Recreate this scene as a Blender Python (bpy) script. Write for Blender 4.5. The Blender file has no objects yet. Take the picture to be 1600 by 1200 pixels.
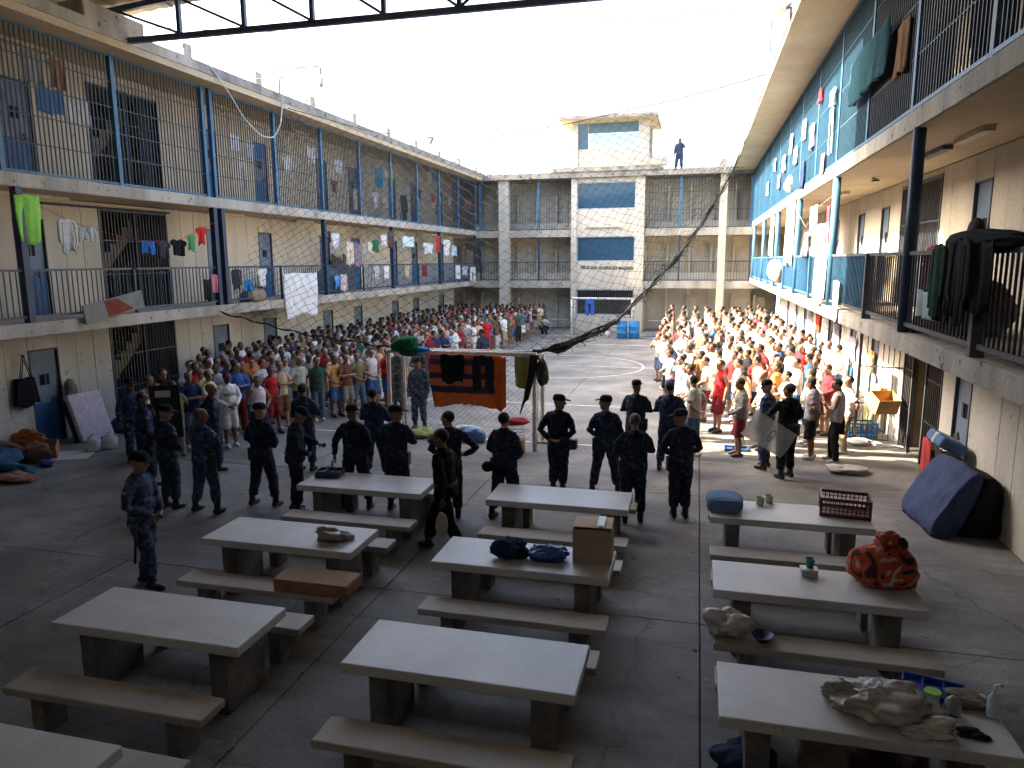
import bpy, math, random
import numpy as np
from mathutils import Vector, Matrix, noise as mn
random.seed(7); rnd = random.Random(11)
scene = bpy.context.scene
col = scene.collection
R = math.radians

# ------------------------------------------------------------------ camera
cam = bpy.data.cameras.new('camera'); camo = bpy.data.objects.new('camera', cam); col.objects.link(camo)
cam.sensor_width = 36; cam.lens = 36 * 1135.9 / 1600; cam.clip_start = .05; cam.clip_end = 2000
yaw, pitch, roll = .24899, .16808, -.00573
f_ = Vector((-math.sin(yaw) * math.cos(pitch), math.cos(yaw) * math.cos(pitch), -math.sin(pitch)))
r_ = Vector((math.cos(yaw), math.sin(yaw), 0)); u_ = r_.cross(f_)
r2 = math.cos(roll) * r_ + math.sin(roll) * u_; u2 = -math.sin(roll) * r_ + math.cos(roll) * u_
camo.matrix_world = Matrix(((r2.x, u2.x, -f_.x, 0), (r2.y, u2.y, -f_.y, 0), (r2.z, u2.z, -f_.z, 4.15), (0, 0, 0, 1)))
scene.camera = camo
# ------------------------------------------------------------------ sky, sun, exposure
SUN_EL, SUN_AZ = R(35.8), R(2.0)
world = bpy.data.worlds.new('World'); scene.world = world; world.use_nodes = True
wn = world.node_tree; wn.nodes.clear()
sky = wn.nodes.new('ShaderNodeTexSky'); sky.sky_type = 'NISHITA'; sky.sun_disc = False
sky.sun_elevation = SUN_EL; sky.sun_rotation = R(268); sky.dust_density = 7.0; sky.air_density = 1.0; sky.ozone_density = 1.0
bg = wn.nodes.new('ShaderNodeBackground'); bg.inputs[1].default_value = .15
wo = wn.nodes.new('ShaderNodeOutputWorld')
wn.links.new(sky.outputs[0], bg.inputs[0]); wn.links.new(bg.outputs[0], wo.inputs[0])
sl = bpy.data.lights.new('sun', 'SUN'); sl.energy = 5.0; sl.angle = R(.55); sl.color = (1, .86, .64)
so = bpy.data.objects.new('sun', sl); col.objects.link(so)
sd = Vector((math.cos(SUN_EL) * math.cos(SUN_AZ), math.cos(SUN_EL) * math.sin(SUN_AZ), -math.sin(SUN_EL)))
so.rotation_euler = sd.to_track_quat('-Z', 'Y').to_euler(); so.location = (-40, 10, 40)
vs = scene.view_settings; vs.view_transform = 'Standard'; vs.look = 'None'; vs.gamma = 1; vs.use_curve_mapping = False
vs.exposure = 2.98

# ------------------------------------------------------------------ materials
MATS = {}
def mat(name, c1, c2=None, scale=3., rough=.8, bump=.0, bscale=60., metal=0., space='world', fine=.12, objcol=False, speck=None, streak=False, spec=.3, trans=0., wave=None):
    if name in MATS: return MATS[name]
    m = bpy.data.materials.new(name); m.use_nodes = True; MATS[name] = m
    N = m.node_tree.nodes; L = m.node_tree.links; b = N['Principled BSDF']
    b.inputs['Roughness'].default_value = rough; b.inputs['Metallic'].default_value = metal
    b.inputs['Specular IOR Level'].default_value = spec
    if space == 'world': co = N.new('ShaderNodeNewGeometry').outputs['Position']
    else: co = N.new('ShaderNodeTexCoord').outputs['Object']
    src = co
    if streak:
        mp = N.new('ShaderNodeMapping'); mp.inputs['Scale'].default_value = (1, 1, .18); L.new(co, mp.inputs[0]); src = mp.outputs[0]
    n1 = N.new('ShaderNodeTexNoise'); n1.inputs['Scale'].default_value = scale; n1.inputs['Detail'].default_value = 6; n1.inputs['Roughness'].default_value = .62
    L.new(src, n1.inputs['Vector'])
    rp = N.new('ShaderNodeMapRange'); rp.inputs[1].default_value = .32; rp.inputs[2].default_value = .68; L.new(n1.outputs[0], rp.inputs[0])
    mx = N.new('ShaderNodeMix'); mx.data_type = 'RGBA'; L.new(rp.outputs[0], mx.inputs[0])
    if objcol:
        oi = N.new('ShaderNodeObjectInfo')
        d = N.new('ShaderNodeMix'); d.data_type = 'RGBA'; d.blend_type = 'MULTIPLY'; d.inputs[0].default_value = 1
        L.new(oi.outputs['Color'], d.inputs[6]); d.inputs[7].default_value = (.72, .72, .74, 1)
        L.new(d.outputs[2], mx.inputs[6]); L.new(oi.outputs['Color'], mx.inputs[7])
    else:
        c2 = c2 or tuple(v * .75 for v in c1)
        mx.inputs[6].default_value = (*c1, 1); mx.inputs[7].default_value = (*c2, 1)
    out = mx.outputs[2]
    n2 = N.new('ShaderNodeTexNoise'); n2.inputs['Scale'].default_value = bscale; n2.inputs['Detail'].default_value = 4; L.new(co, n2.inputs['Vector'])
    if fine:
        hs = N.new('ShaderNodeHueSaturation'); mr = N.new('ShaderNodeMapRange'); mr.inputs[1].default_value = .3; mr.inputs[2].default_value = .7
        mr.inputs[3].default_value = 1 - fine; mr.inputs[4].default_value = 1 + fine
        L.new(n2.outputs[0], mr.inputs[0]); L.new(mr.outputs[0], hs.inputs['Value']); L.new(out, hs.inputs['Color']); out = hs.outputs[0]
    if speck:
        vo = N.new('ShaderNodeTexNoise'); vo.inputs['Scale'].default_value = speck[1]; vo.inputs['Detail'].default_value = 2; L.new(co, vo.inputs['Vector'])
        sr = N.new('ShaderNodeMapRange'); sr.inputs[1].default_value = speck[2]; sr.inputs[2].default_value = speck[2] + .05; L.new(vo.outputs[0], sr.inputs[0])
        sm = N.new('ShaderNodeMix'); sm.data_type = 'RGBA'; L.new(sr.outputs[0], sm.inputs[0]); L.new(out, sm.inputs[6]); sm.inputs[7].default_value = (*speck[0], 1); out = sm.outputs[2]
    L.new(out, b.inputs['Base Color'])
    if bump:
        bp = N.new('ShaderNodeBump'); bp.inputs['Strength'].default_value = bump; bp.inputs['Distance'].default_value = .02
        if wave:
            n3 = N.new('ShaderNodeTexNoise'); n3.inputs['Scale'].default_value = wave; n3.inputs['Detail'].default_value = 3; n3.inputs['Distortion'].default_value = 1.5
            L.new(co, n3.inputs['Vector']); L.new(n3.outputs[0], bp.inputs['Height'])
        else: L.new(n2.outputs[0], bp.inputs['Height'])
        L.new(bp.outputs[0], b.inputs['Normal'])
    if trans: b.inputs['Transmission Weight'].default_value = trans
    return m

FLOOR = mat('yard_concrete', (.29, .276, .255), (.135, .130, .124), .62, .78, .35, 38, speck=((.12, .115, .11), 3.1, .72), fine=.2)
def age_floor(m, lo=.52, hi=1.12):
    N = m.node_tree.nodes; L = m.node_tree.links; b = N['Principled BSDF']; src = b.inputs['Base Color'].links[0].from_socket; g = N.new('ShaderNodeNewGeometry')
    n = N.new('ShaderNodeTexNoise'); n.inputs['Scale'].default_value = .42; n.inputs['Detail'].default_value = 9; n.inputs['Roughness'].default_value = .68; n.inputs['Distortion'].default_value = .8; L.new(g.outputs['Position'], n.inputs['Vector'])
    mp = N.new('ShaderNodeMapping'); mp.inputs['Scale'].default_value = (.5, 3.5, 1); L.new(g.outputs['Position'], mp.inputs[0]); n2 = N.new('ShaderNodeTexNoise'); n2.inputs['Scale'].default_value = 1.6; n2.inputs['Detail'].default_value = 7; n2.inputs['Roughness'].default_value = .7; L.new(mp.outputs[0], n2.inputs['Vector'])
    mu = N.new('ShaderNodeMath'); mu.operation = 'MULTIPLY'; L.new(n.outputs[0], mu.inputs[0]); L.new(n2.outputs[0], mu.inputs[1])
    mr = N.new('ShaderNodeMapRange'); mr.inputs[1].default_value = .13; mr.inputs[2].default_value = .38; mr.inputs[3].default_value = lo; mr.inputs[4].default_value = hi; L.new(mu.outputs[0], mr.inputs[0])
    vo = N.new('ShaderNodeTexVoronoi'); vo.feature = 'DISTANCE_TO_EDGE'; vo.inputs['Scale'].default_value = .33; dn = N.new('ShaderNodeTexNoise'); dn.inputs['Scale'].default_value = 2.2; dn.inputs['Detail'].default_value = 5; L.new(g.outputs['Position'], dn.inputs['Vector'])
    ad = N.new('ShaderNodeVectorMath'); ad.operation = 'MULTIPLY_ADD'; L.new(dn.outputs['Color'], ad.inputs[0]); ad.inputs[1].default_value = (.7, .7, 0); L.new(g.outputs['Position'], ad.inputs[2]); L.new(ad.outputs[0], vo.inputs['Vector'])
    cr_ = N.new('ShaderNodeMapRange'); cr_.inputs[1].default_value = .0; cr_.inputs[2].default_value = .006; cr_.inputs[3].default_value = .62; cr_.inputs[4].default_value = 1; L.new(vo.outputs['Distance'], cr_.inputs[0])
    m2 = N.new('ShaderNodeMath'); m2.operation = 'MULTIPLY'; L.new(mr.outputs[0], m2.inputs[0]); L.new(cr_.outputs[0], m2.inputs[1])
    hs = N.new('ShaderNodeHueSaturation'); L.new(src, hs.inputs['Color']); L.new(m2.outputs[0], hs.inputs['Value']); L.new(hs.outputs[0], b.inputs['Base Color'])
    rr = N.new('ShaderNodeMapRange'); rr.inputs[1].default_value = .3; rr.inputs[2].default_value = .7; rr.inputs[3].default_value = .5; rr.inputs[4].default_value = .9; L.new(n2.outputs[0], rr.inputs[0]); L.new(rr.outputs[0], b.inputs['Roughness'])
age_floor(FLOOR)
JOINT = mat('joint_dirt', (.05, .047, .045), (.09, .085, .08), 4, .95)
LINE = mat('court_paint', (.72, .72, .70), (.36, .35, .33), 5, .7, fine=.15)
CREAM = mat('cream_wall_paint', (.60, .52, .40), (.44, .39, .31), 1.1, .75, .15, 25, streak=True, speck=((.33, .26, .19), 5.5, .70))
PALE = mat('pale_wall_paint', (.57, .54, .48), (.42, .40, .36), .9, .75, .15, 25, streak=True, speck=((.27, .22, .18), 4.5, .69))
BACKING = mat('panel_joint', (.20, .16, .12), (.12, .1, .08), 3, .9)
SLABC = mat('slab_concrete', (.50, .45, .38), (.27, .25, .22), 1.7, .85, .4, 22, streak=True, speck=((.11, .10, .09), 7, .66))
SOFFIT = mat('bounce_toned_concrete', (.54, .43, .30), (.42, .33, .23), .8, .85, .2, 18)  # concrete with yellow-tan bounce light mixed into its colour
COLC = mat('column_concrete', (.58, .54, .46), (.42, .39, .33), 1.3, .8, .2, 20, streak=True)
ROOFC = mat('roof_concrete', (.36, .33, .29), (.17, .16, .145), 2.2, .9, .5, 18, speck=((.07, .07, .065), 5, .63))
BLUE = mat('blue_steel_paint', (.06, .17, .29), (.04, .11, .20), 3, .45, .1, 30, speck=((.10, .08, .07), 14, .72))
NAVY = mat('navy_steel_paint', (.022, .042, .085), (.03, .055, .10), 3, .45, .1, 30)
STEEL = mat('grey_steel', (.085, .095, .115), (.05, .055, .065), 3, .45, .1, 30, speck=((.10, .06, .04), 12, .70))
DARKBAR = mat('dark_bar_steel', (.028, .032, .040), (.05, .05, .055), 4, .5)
DOORG = mat('door_paint', (.17, .22, .30), (.11, .15, .21), 1.5, .5, .1, 20, speck=((.08, .07, .07), 9, .7))
DOORB = mat('door_blue_paint', (.03, .11, .27), (.025, .075, .18), 1.8, .5, .1, 20)
BLACK = mat('dark_void', (.006, .006, .007), (.012, .012, .013), 3, .9)
STAIR = mat('stair_concrete', (.36, .29, .20), (.24, .19, .13), 1.5, .9)
TRUSS = mat('truss_paint', (.09, .12, .23), (.06, .085, .17), 3, .4, spec=.5)
SHEET = mat('roof_sheet', (.60, .50, .30), (.48, .40, .24), 2, .6)
TERR = mat('terrazzo', (.54, .545, .535), (.42, .42, .41), 1.4, .42, .1, 90, speck=((.23, .21, .19), 42, .68), fine=.1, spec=.5)
BENCHT = mat('bench_concrete', (.40, .375, .33), (.28, .25, .21), 1.6, .55, .12, 80, speck=((.2, .17, .14), 40, .68), fine=.1, spec=.45)
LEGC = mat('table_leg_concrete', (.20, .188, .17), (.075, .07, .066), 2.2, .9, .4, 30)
WHITEP = mat('white_post_paint', (.70, .69, .65), (.45, .42, .37), 6, .5, speck=((.2, .14, .1), 20, .7))
ROPE = mat('black_net_cord', (.012, .012, .013), (.022, .022, .022), 20, .9, space='obj')
THIN = mat('goal_net_cord', (.16, .16, .15), (.26, .26, .25), 8, .9)
WIRE = mat('wire', (.30, .30, .31), (.2, .2, .2), 5, .6)
def objmat(name, rough, bump, wave, scale=6, fine=.06, spec=.2, trans=0): return mat(name, (1, 1, 1), None, scale, rough, bump, 40, space='obj', objcol=True, fine=fine, wave=wave, spec=spec, trans=trans)
CLOTH = objmat('fabric', .92, .5, 11, 5, .06, .1)
SKIN = objmat('skin', .55, .12, 30, 8, .05, .35)
HAIR = objmat('hair', .7, .6, 60, 12, .2, .25)
PLAST = objmat('plastic', .35, .1, 12, 4, .05, .5)
CARD = objmat('cardboard', .85, .15, 10, 3, .08, .1)
LEATH = objmat('leather', .45, .2, 25, 6, .1, .5)
FOAMM = objmat('foam', .95, .3, 30, 5, .08, .1)
METALP = objmat('painted_metal', .4, .05, 20, 4, .05, .5)
def camo():
    m = objmat('uniform_fabric', .9, .6, 12, 6, .06, .12); N = m.node_tree.nodes; L = m.node_tree.links
    b = N['Principled BSDF']; src = b.inputs['Base Color'].links[0].from_socket
    tc = N.new('ShaderNodeTexCoord'); v = N.new('ShaderNodeTexNoise'); v.inputs['Scale'].default_value = 16; v.inputs['Detail'].default_value = 1.5; L.new(tc.outputs['Object'], v.inputs['Vector'])
    r = N.new('ShaderNodeValToRGB'); r.color_ramp.interpolation = 'CONSTANT'
    r.color_ramp.elements[0].color = (.55, .55, .6, 1); r.color_ramp.elements[1].position = .44; r.color_ramp.elements[1].color = (1, 1, 1, 1)
    for p, c in ((.54, (1.5, 1.55, 1.7, 1)), (.64, (2.6, 2.7, 3.0, 1))): e = r.color_ramp.elements.new(p); e.color = c
    L.new(v.outputs[0], r.inputs[0]); mx = N.new('ShaderNodeMix'); mx.data_type = 'RGBA'; mx.blend_type = 'MULTIPLY'; mx.inputs[0].default_value = .8; mx.clamp_result = False
    L.new(src, mx.inputs[6]); L.new(r.outputs[0], mx.inputs[7]); L.new(mx.outputs[2], b.inputs['Base Color']); return m
UNI = camo()
def glass(name, c, rough=.08):
    m = bpy.data.materials.new(name); m.use_nodes = True; b = m.node_tree.nodes['Principled BSDF']
    b.inputs['Base Color'].default_value = (*c, 1); b.inputs['Roughness'].default_value = rough; b.inputs['Specular IOR Level'].default_value = .8
    n = m.node_tree.nodes.new('ShaderNodeTexNoise'); n.inputs['Scale'].default_value = 1.3; g = m.node_tree.nodes.new('ShaderNodeNewGeometry')
    m.node_tree.links.new(g.outputs['Position'], n.inputs['Vector'])
    bp = m.node_tree.nodes.new('ShaderNodeBump'); bp.inputs['Strength'].default_value = .05; m.node_tree.links.new(n.outputs[0], bp.inputs['Height']); m.node_tree.links.new(bp.outputs[0], b.inputs['Normal'])
    return m
GLASS = glass('tinted_glass', (.03, .08, .14)); GLASSP = glass('pale_glass', (.42, .62, .62), .3)
CLEAR = objmat('clear_polycarbonate', .25, .1, 20, 4, .05, .5, .75)
# ------------------------------------------------------------------ mesh helpers
class MB:
    def __init__(s): s.v = []; s.f = []
    def add(s, v, f): o = len(s.v); s.v += [tuple(p) for p in v]; s.f += [tuple(i + o for i in q) for q in f]; return s
    def box(s, x0, x1, y0, y1, z0, z1):
        return s.add([(x0, y0, z0), (x1, y0, z0), (x1, y1, z0), (x0, y1, z0), (x0, y0, z1), (x1, y0, z1), (x1, y1, z1), (x0, y1, z1)],
                     [(0, 3, 2, 1), (4, 5, 6, 7), (0, 1, 5, 4), (1, 2, 6, 5), (2, 3, 7, 6), (3, 0, 4, 7)])
    def obox(s, c, size, rot=None):
        M = Matrix.Translation(c) @ (rot.to_4x4() if rot else Matrix()); a, b, d = [q / 2 for q in size]
        t = MB().box(-a, a, -b, b, -d, d); return s.add([M @ Vector(p) for p in t.v], t.f)
    def rings(s, rs, cap=True):
        n = len(rs[0]); v = [p for r in rs for p in r]; f = []
        for i in range(len(rs) - 1):
            for j in range(n): k = (j + 1) % n; f.append((i * n + j, i * n + k, (i + 1) * n + k, (i + 1) * n + j))
        if cap: f.append(tuple(reversed(range(n)))); f.append(tuple(range((len(rs) - 1) * n, len(rs) * n)))
        return s.add(v, f)
    def tube(s, pts, rad, n=8, flat=1.):
        pts = [Vector(p) for p in pts]; rad = [rad] * len(pts) if not hasattr(rad, '__len__') else rad
        rs = []; ref = None
        for i, p in enumerate(pts):
            a = pts[max(i - 1, 0)]; b = pts[min(i + 1, len(pts) - 1)]; d = (b - a).normalized()
            if ref is None: ref = Vector((1, 0, 0)) if abs(d.x) < .8 else Vector((0, 1, 0))
            x = (ref - d * ref.dot(d)).normalized(); y = d.cross(x); ref = x
            rs.append([p + (x * math.cos(t) + y * math.sin(t) * flat) * rad[i] for t in [2 * math.pi * j / n for j in range(n)]])
        return s.rings(rs)
    def loft(s, secs, n=12):
        return s.rings([[(cx + rx * math.cos(t), cy + ry * math.sin(t), z) for t in [2 * math.pi * j / n for j in range(n)]] for (z, rx, ry, cx, cy) in secs])
    def lathe(s, prof, c=(0, 0, 0), n=16): return s.loft([(c[2] + z, r, r, c[0], c[1]) for r, z in prof], n)
    def ell(s, c, r, n=10, m=7):
        return s.loft([(c[2] + r[2] * math.sin(a), r[0] * math.cos(a), r[1] * math.cos(a), c[0], c[1]) for a in [(-.5 + (i + .04) / (m + .08 - 1)) * math.pi * .985 for i in range(m)]], n)
    def mesh(s, name, smooth=False):
        me = bpy.data.meshes.new(name); me.from_pydata(s.v, [], s.f); me.update()
        if smooth: me.shade_smooth()
        return me
    def build(s, name, m, parent=None, color=None, smooth=False, bevel=0):
        return obj(name, s.mesh(name, smooth), m, parent, color, bevel)
def obj(name, me, m, parent=None, color=None, bevel=0):
    o = bpy.data.objects.new(name, me); col.objects.link(o)
    if m is not None and len(me.materials) == 0: me.materials.append(m)
    if color: o.color = (*color, 1)
    if parent: o.parent = parent; o.matrix_parent_inverse = Matrix.Translation(-parent_loc(parent))
    if bevel: b = o.modifiers.new('bevel', 'BEVEL'); b.width = bevel; b.segments = 2; b.limit_method = 'ANGLE'
    return o
def parent_loc(p): return (p.location + parent_loc(p.parent) + p.matrix_parent_inverse.translation) if p.parent else p.location
LABELS = set()
def tag(o, label, cat, group=None, kind=None):
    o['label'] = label; o['category'] = cat
    if group: o['group'] = group
    if kind: o['kind'] = kind
    return o
def thing(name, label, cat, loc=(0, 0, 0), group=None):
    o = bpy.data.objects.new(name, None); col.objects.link(o); o.location = loc; o.empty_display_size = .2
    return tag(o, label, cat, group)
def struct(o): o['kind'] = 'structure'; return o
UNIT = {}
def ubox(name, m, parent, x0, x1, y0, y1, z0, z1):
    if m.name not in UNIT: me = MB().box(-.5, .5, -.5, .5, -.5, .5).mesh('unit_' + m.name); me.materials.append(m); UNIT[m.name] = me
    o = bpy.data.objects.new(name, UNIT[m.name]); col.objects.link(o)
    o.location = ((x0 + x1) / 2, (y0 + y1) / 2, (z0 + z1) / 2); o.scale = (x1 - x0, y1 - y0, z1 - z0)
    if parent: o.parent = parent; o.matrix_parent_inverse = Matrix.Translation(-parent_loc(parent))
    return o

# ------------------------------------------------------------------ ground
ground = struct(MB().box(-500, 500, -300, 700, -.3, -.03).build('ground', JOINT))
jx = [-15.5 + .0, -11.62, -7.69, -3.77, .16, 4.6]; jy = [-1.6, 3.6, 8.1, 12.85, 17.3, 21.9, 26.5, 31.1, 35.7, 40.3, 46.0]
for i in range(len(jx) - 1):
    for j in range(len(jy) - 1):
        ubox('floor_slab', FLOOR, ground, jx[i] + .009, jx[i + 1] - .009, jy[j] + .009, jy[j + 1] - .009, -.2, rnd.uniform(-.003, .003))
mk = MB(); z0, z1 = .003, .008
for y in (16.0, 20.5): mk.box(-10.2, -.1 if y < 17 else -.6, y - .035, y + .035, z0, z1)
mk.box(-9.8, -.4, 28.37, 28.43, z0, z1); mk.box(-9.8, -.5, 40.0, 40.06, z0, z1); mk.box(-9.0, -1.1, 36.0, 36.06, z0, z1)
cv = []
for i in range(65):
    a = 2 * math.pi * i / 64
    for r in (3.07, 3.14): cv.append((-5.05 + r * math.cos(a), 28.4 + r * math.sin(a), z1 + .001))
mk.add(cv, [(2 * i, 2 * i + 1, 2 * i + 3, 2 * i + 2) for i in range(64)])
struct(mk.build('court_marking', LINE))

# ------------------------------------------------------------------ cell blocks
def panels(root, axis, w0, face, sgn, a0, a1, z0, z1, holes, m, near):
    """board-marked wall panels between openings; axis 'x': wall plane x=face, runs along y; sgn: outward normal"""
    def put(p0, p1, q0, q1):
        if p1 - p0 < .02: return
        d = rnd.uniform(-.004, .004)
        if axis == 'x': ubox('wall_panel', m, root, *sorted((face - sgn * .06, face + sgn * d)), p0, p1, q0, q1)
        else: ubox('wall_panel', m, root, p0, p1, *sorted((face - sgn * .06, face + sgn * d)), q0, q1)
    cuts = sorted(holes); cur = a0; segs = []
    for h0, h1, ht in cuts:
        if h0 > cur: segs.append((cur, h0))
        put(h0 + .006, h1 - .006, ht + .006, z1); cur = h1
    if cur < a1: segs.append((cur, a1))
    for s0, s1 in segs:
        y = s0
        n = max(1, round((s1 - s0) / (w0 if s0 < near else w0 * 3))); dy = (s1 - s0) / n
        for k in range(n): put(y + .006, y + dy - .006, z0, z1); y += dy

def door(root, face, sgn, y, z, w=.8, h=2.2, top=None, bot=None):
    x0, x1 = sorted((face - sgn * .09, face - sgn * .05))
    d = ubox('door', top or DOORG, root, x0, x1, y - w / 2 + .03, y + w / 2 - .03, z + .95, z + h - .03)
    ubox('lower_leaf', bot or DOORB, d, x0, x1, y - w / 2 + .03, y + w / 2 - .03, z + .02, z + .945)
    fx0, fx1 = sorted((face - sgn * .09, face + sgn * .012))
    fr = MB()
    for a, b_ in ((y - w / 2, y - w / 2 + .03), (y + w / 2 - .03, y + w / 2)): fr.box(fx0, fx1, a, b_, z, z + h)
    fr.box(fx0, fx1, y - w / 2, y + w / 2, z + h - .03, z + h); part(fr, 'frame', STEEL, d)
    hx0, hx1 = sorted((face - sgn * .052, face - sgn * .045))
    hz = z + h * .62
    hb = MB().box(hx0, hx1, y - .13, y + .13, hz, hz + .25); part(hb, 'hatch', BLACK, d)
    bx0, bx1 = sorted((face - sgn * .044, face - sgn * .02)); bb = MB()
    bb.box(bx0, bx1, y - .02, y + .02, hz, hz + .25); bb.box(bx0, bx1, y + w / 2 - .3, y + w / 2 - .02, hz - .42, hz - .37); bb.box(bx0, bx1, y + w / 2 - .24, y + w / 2 - .18, hz - .5, hz - .3)
    for q in (.3, 1.05, 1.9): bb.box(bx0, bx1, y - w / 2 + .005, y - w / 2 + .04, z + q, z + q + .12)
    part(bb, 'ironmongery', STEEL, d)['kind'] = 'stuff'
def part(mb, name, m, parent):
    """mesh in world coordinates under a (possibly scaled) parent"""
    o = bpy.data.objects.new(name, mb.mesh(name)); col.objects.link(o); o.data.materials.append(m); o.parent = parent
    sc = parent.scale; pl = parent_loc(parent) if not parent.parent else Vector(parent.location)
    o.matrix_parent_inverse = (Matrix.Translation(pl) @ Matrix.Diagonal((*sc, 1))).inverted(); return o
_ub = ubox
def ubox(name, m, parent, x0, x1, y0, y1, z0, z1):
    if parent is not None and parent.scale != Vector((1, 1, 1)): return part(MB().box(x0, x1, y0, y1, z0, z1), name, m, parent)
    return _ub(name, m, parent, x0, x1, y0, y1, z0, z1)

def bars(root, name, m, x, y0, y1, z0, z1, step, hz, r=.009, frame=.025, fm=None):
    b = MB(); n = max(1, round((y1 - y0) / step))
    for k in range(1, n): y = y0 + (y1 - y0) * k / n; b.box(x - r, x + r, y - r, y + r, z0, z1)
    for z in hz: b.box(x - r * .8 + .004, x + r * .8 + .004, y0, y1, z - r, z + r)
    o = b.build(name, m, root); o['kind'] = 'stuff'
    for z in (z0, z1): ubox('rail', fm or m, root, x - frame, x + frame, y0, y1, z - frame, z + frame)
    return o

def stair_gate(root, face, sgn, y0, y1, z, h, m, open_=False):
    """barred gate in the wall with the stairwell behind"""
    xb = face - sgn * 2.6
    xs_ = sorted((face - sgn * .9, face - sgn * 1.9)); dy = (y1 - y0) * .9; n = 9
    st = MB(); zt_ = lambda k: z + .35 + (h - .5) * k / n
    sec = [(y0 + .05, zt_(0) - .35), (y0 + .05 + dy, zt_(n) - .35)] + [p for k in range(n, 0, -1) for p in ((y0 + .05 + dy * k / n, zt_(k)), (y0 + .05 + dy * (k - 1) / n, zt_(k)))]
    m_ = len(sec); st.add([(x, *p) for x in xs_ for p in sec], [tuple(range(m_)), tuple(reversed(range(m_, 2 * m_)))] + [(i, i + m_, (i + 1) % m_ + m_, (i + 1) % m_) for i in range(m_)])
    st.build('stair_flight', STAIR, root)
    ubox('stairwell_wall', STAIR, root, *sorted((xb, xb - sgn * .1)), y0 - .3, y1 + .3, z - .32, z + h + .45)
    for a, b_ in ((y0 - .1, y0 - .002), (y1 + .002, y1 + .1)): ubox('stairwell_wall', STAIR, root, *sorted((face - sgn * .07, xb)), a, b_, z - .3, z + h + .43)
    ubox('stairwell_ceiling', STAIR, root, *sorted((face - sgn * .07, xb)), y0, y1, z + h + .05, z + h + .12)
    x = face - sgn * .02; g = MB(); r = .011
    ym = (y0 + y1) / 2
    for a, b_ in (((y0, ym), (ym, y1)) if not open_ else ((y0, y0 + 1.0), (y1 - .7, y1))):
        n = round((b_ - a) / .115)
        for k in range(1, n): q = a + (b_ - a) * k / n; g.box(x - r, x + r, q - r, q + r, z + .05, z + h)
        for q in (.9, 1.75): g.box(x - .008, x + .014, a, b_, z + q, z + q + .03)
    g.build('gate_bars', m, root)['kind'] = 'stuff'
    for q in (y0 + .03, y1 - .03) + ((ym,) if not open_ else (y0 + 1., y1 - .7)): ubox('gate_post', m, root, x - .035, x + .035, q - .028, q + .028, z + .01, z + h - .052)
    ubox('gate_lintel', m, root, x - .04, x + .04, y0, y1, z + h - .05, z + h + .02)

# ---- left block
Z2, Z3, ZR = 2.95, 5.93, 8.84
lb = thing('cell_block', 'three-storey cream cell block along the left side, barred blue top gallery', 'building', (-14.6, 27, 0))
WL, EL = -14.6, -13.2
dl = [13.5, 20.05, 22.8, 27.0, 29.75, 33.9, 36.65, 40.75]; gl = (15.5, 17.95)
for zi, (zf, zt, m) in enumerate(((0, 2.62, PALE), (Z2, Z3 - .3, CREAM), (Z3, ZR, CREAM))):
    hs = [(y - .4, y + .4, zf + 2.2) for y in dl] + [(gl[0], gl[1], zf + 2.55)]
    panels(lb, 'x', .62, WL, 1, 9.0, 43.0, zf, zt, hs, m, 24)
    ubox('wall', BACKING, lb, WL - .3, WL - .1, 9, gl[0], zf, zt); ubox('wall', BACKING, lb, WL - .3, WL - .1, gl[1], 43.2, zf, zt)
    for y in dl: door(lb, WL, 1, y, zf)
    stair_gate(lb, WL, 1, gl[0], gl[1], zf, 2.55, NAVY if zi == 2 else STEEL)
ubox('wall', CREAM, lb, WL - .3, WL, -1.6, 8.99, 0, ZR)
for zf in (Z2, Z3):
    ys = [-1.6, 5.9, 12.0, 18.3, 24.4, 30.5, 36.65, 43.2]
    for a, b in zip(ys, ys[1:]): ubox('walkway_slab', SLABC, lb, WL - .005, EL + .06, a + .004, b - .004, zf - .27, zf)
c2 = [12.0, 18.14, 18.49, 24.4, 30.48, 36.65, 42.95]
for y in c2:
    ubox('column', NAVY, lb, EL - .075, EL + .075, y - .075, y + .075, Z2 + .002, Z3 - .272)
rp = [9.0, 12.0, 14.95, 18.14, 18.49, 21.4, 24.4, 27.5, 30.48, 33.6, 36.65, 39.8, 42.95]
for a, b in zip(rp, rp[1:]):
    if b - a < .5: continue
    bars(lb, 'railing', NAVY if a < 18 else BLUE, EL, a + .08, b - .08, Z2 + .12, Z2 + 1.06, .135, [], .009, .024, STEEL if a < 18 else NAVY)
for y in (14.95, 21.4, 27.5, 33.6, 39.8): ubox('railing_post', NAVY, lb, EL - .03, EL + .03, y - .03, y + .03, Z2 + .002, Z2 + 1.08)
p3 = [9.0, 11.75, 14.79, 17.95, 18.3, 21.42, 24.4, 27.45, 30.54, 33.62, 36.7, 39.85, 43.1]
for y in p3[1:]: ubox('gallery_post', BLUE, lb, EL - .055, EL + .055, y - .055, y + .055, Z3 + .002, ZR - .002)
for a, b in zip(p3, p3[1:]):
    if b - a < .5: continue
    bars(lb, 'cage_bars', DARKBAR, EL + .01, a + .06, b - .06, Z3 + .04, ZR - .04, .112, [Z3 + q for q in (.62, 1.18, 1.74, 2.3)], .0105, .024, BLUE)
ubox('roof_slab', SOFFIT, lb, -18.5, -12.62, -1.6, 43.2, ZR, ZR + .16)
ys = [-1.6 + 3.1 * k for k in range(16)]
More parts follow.
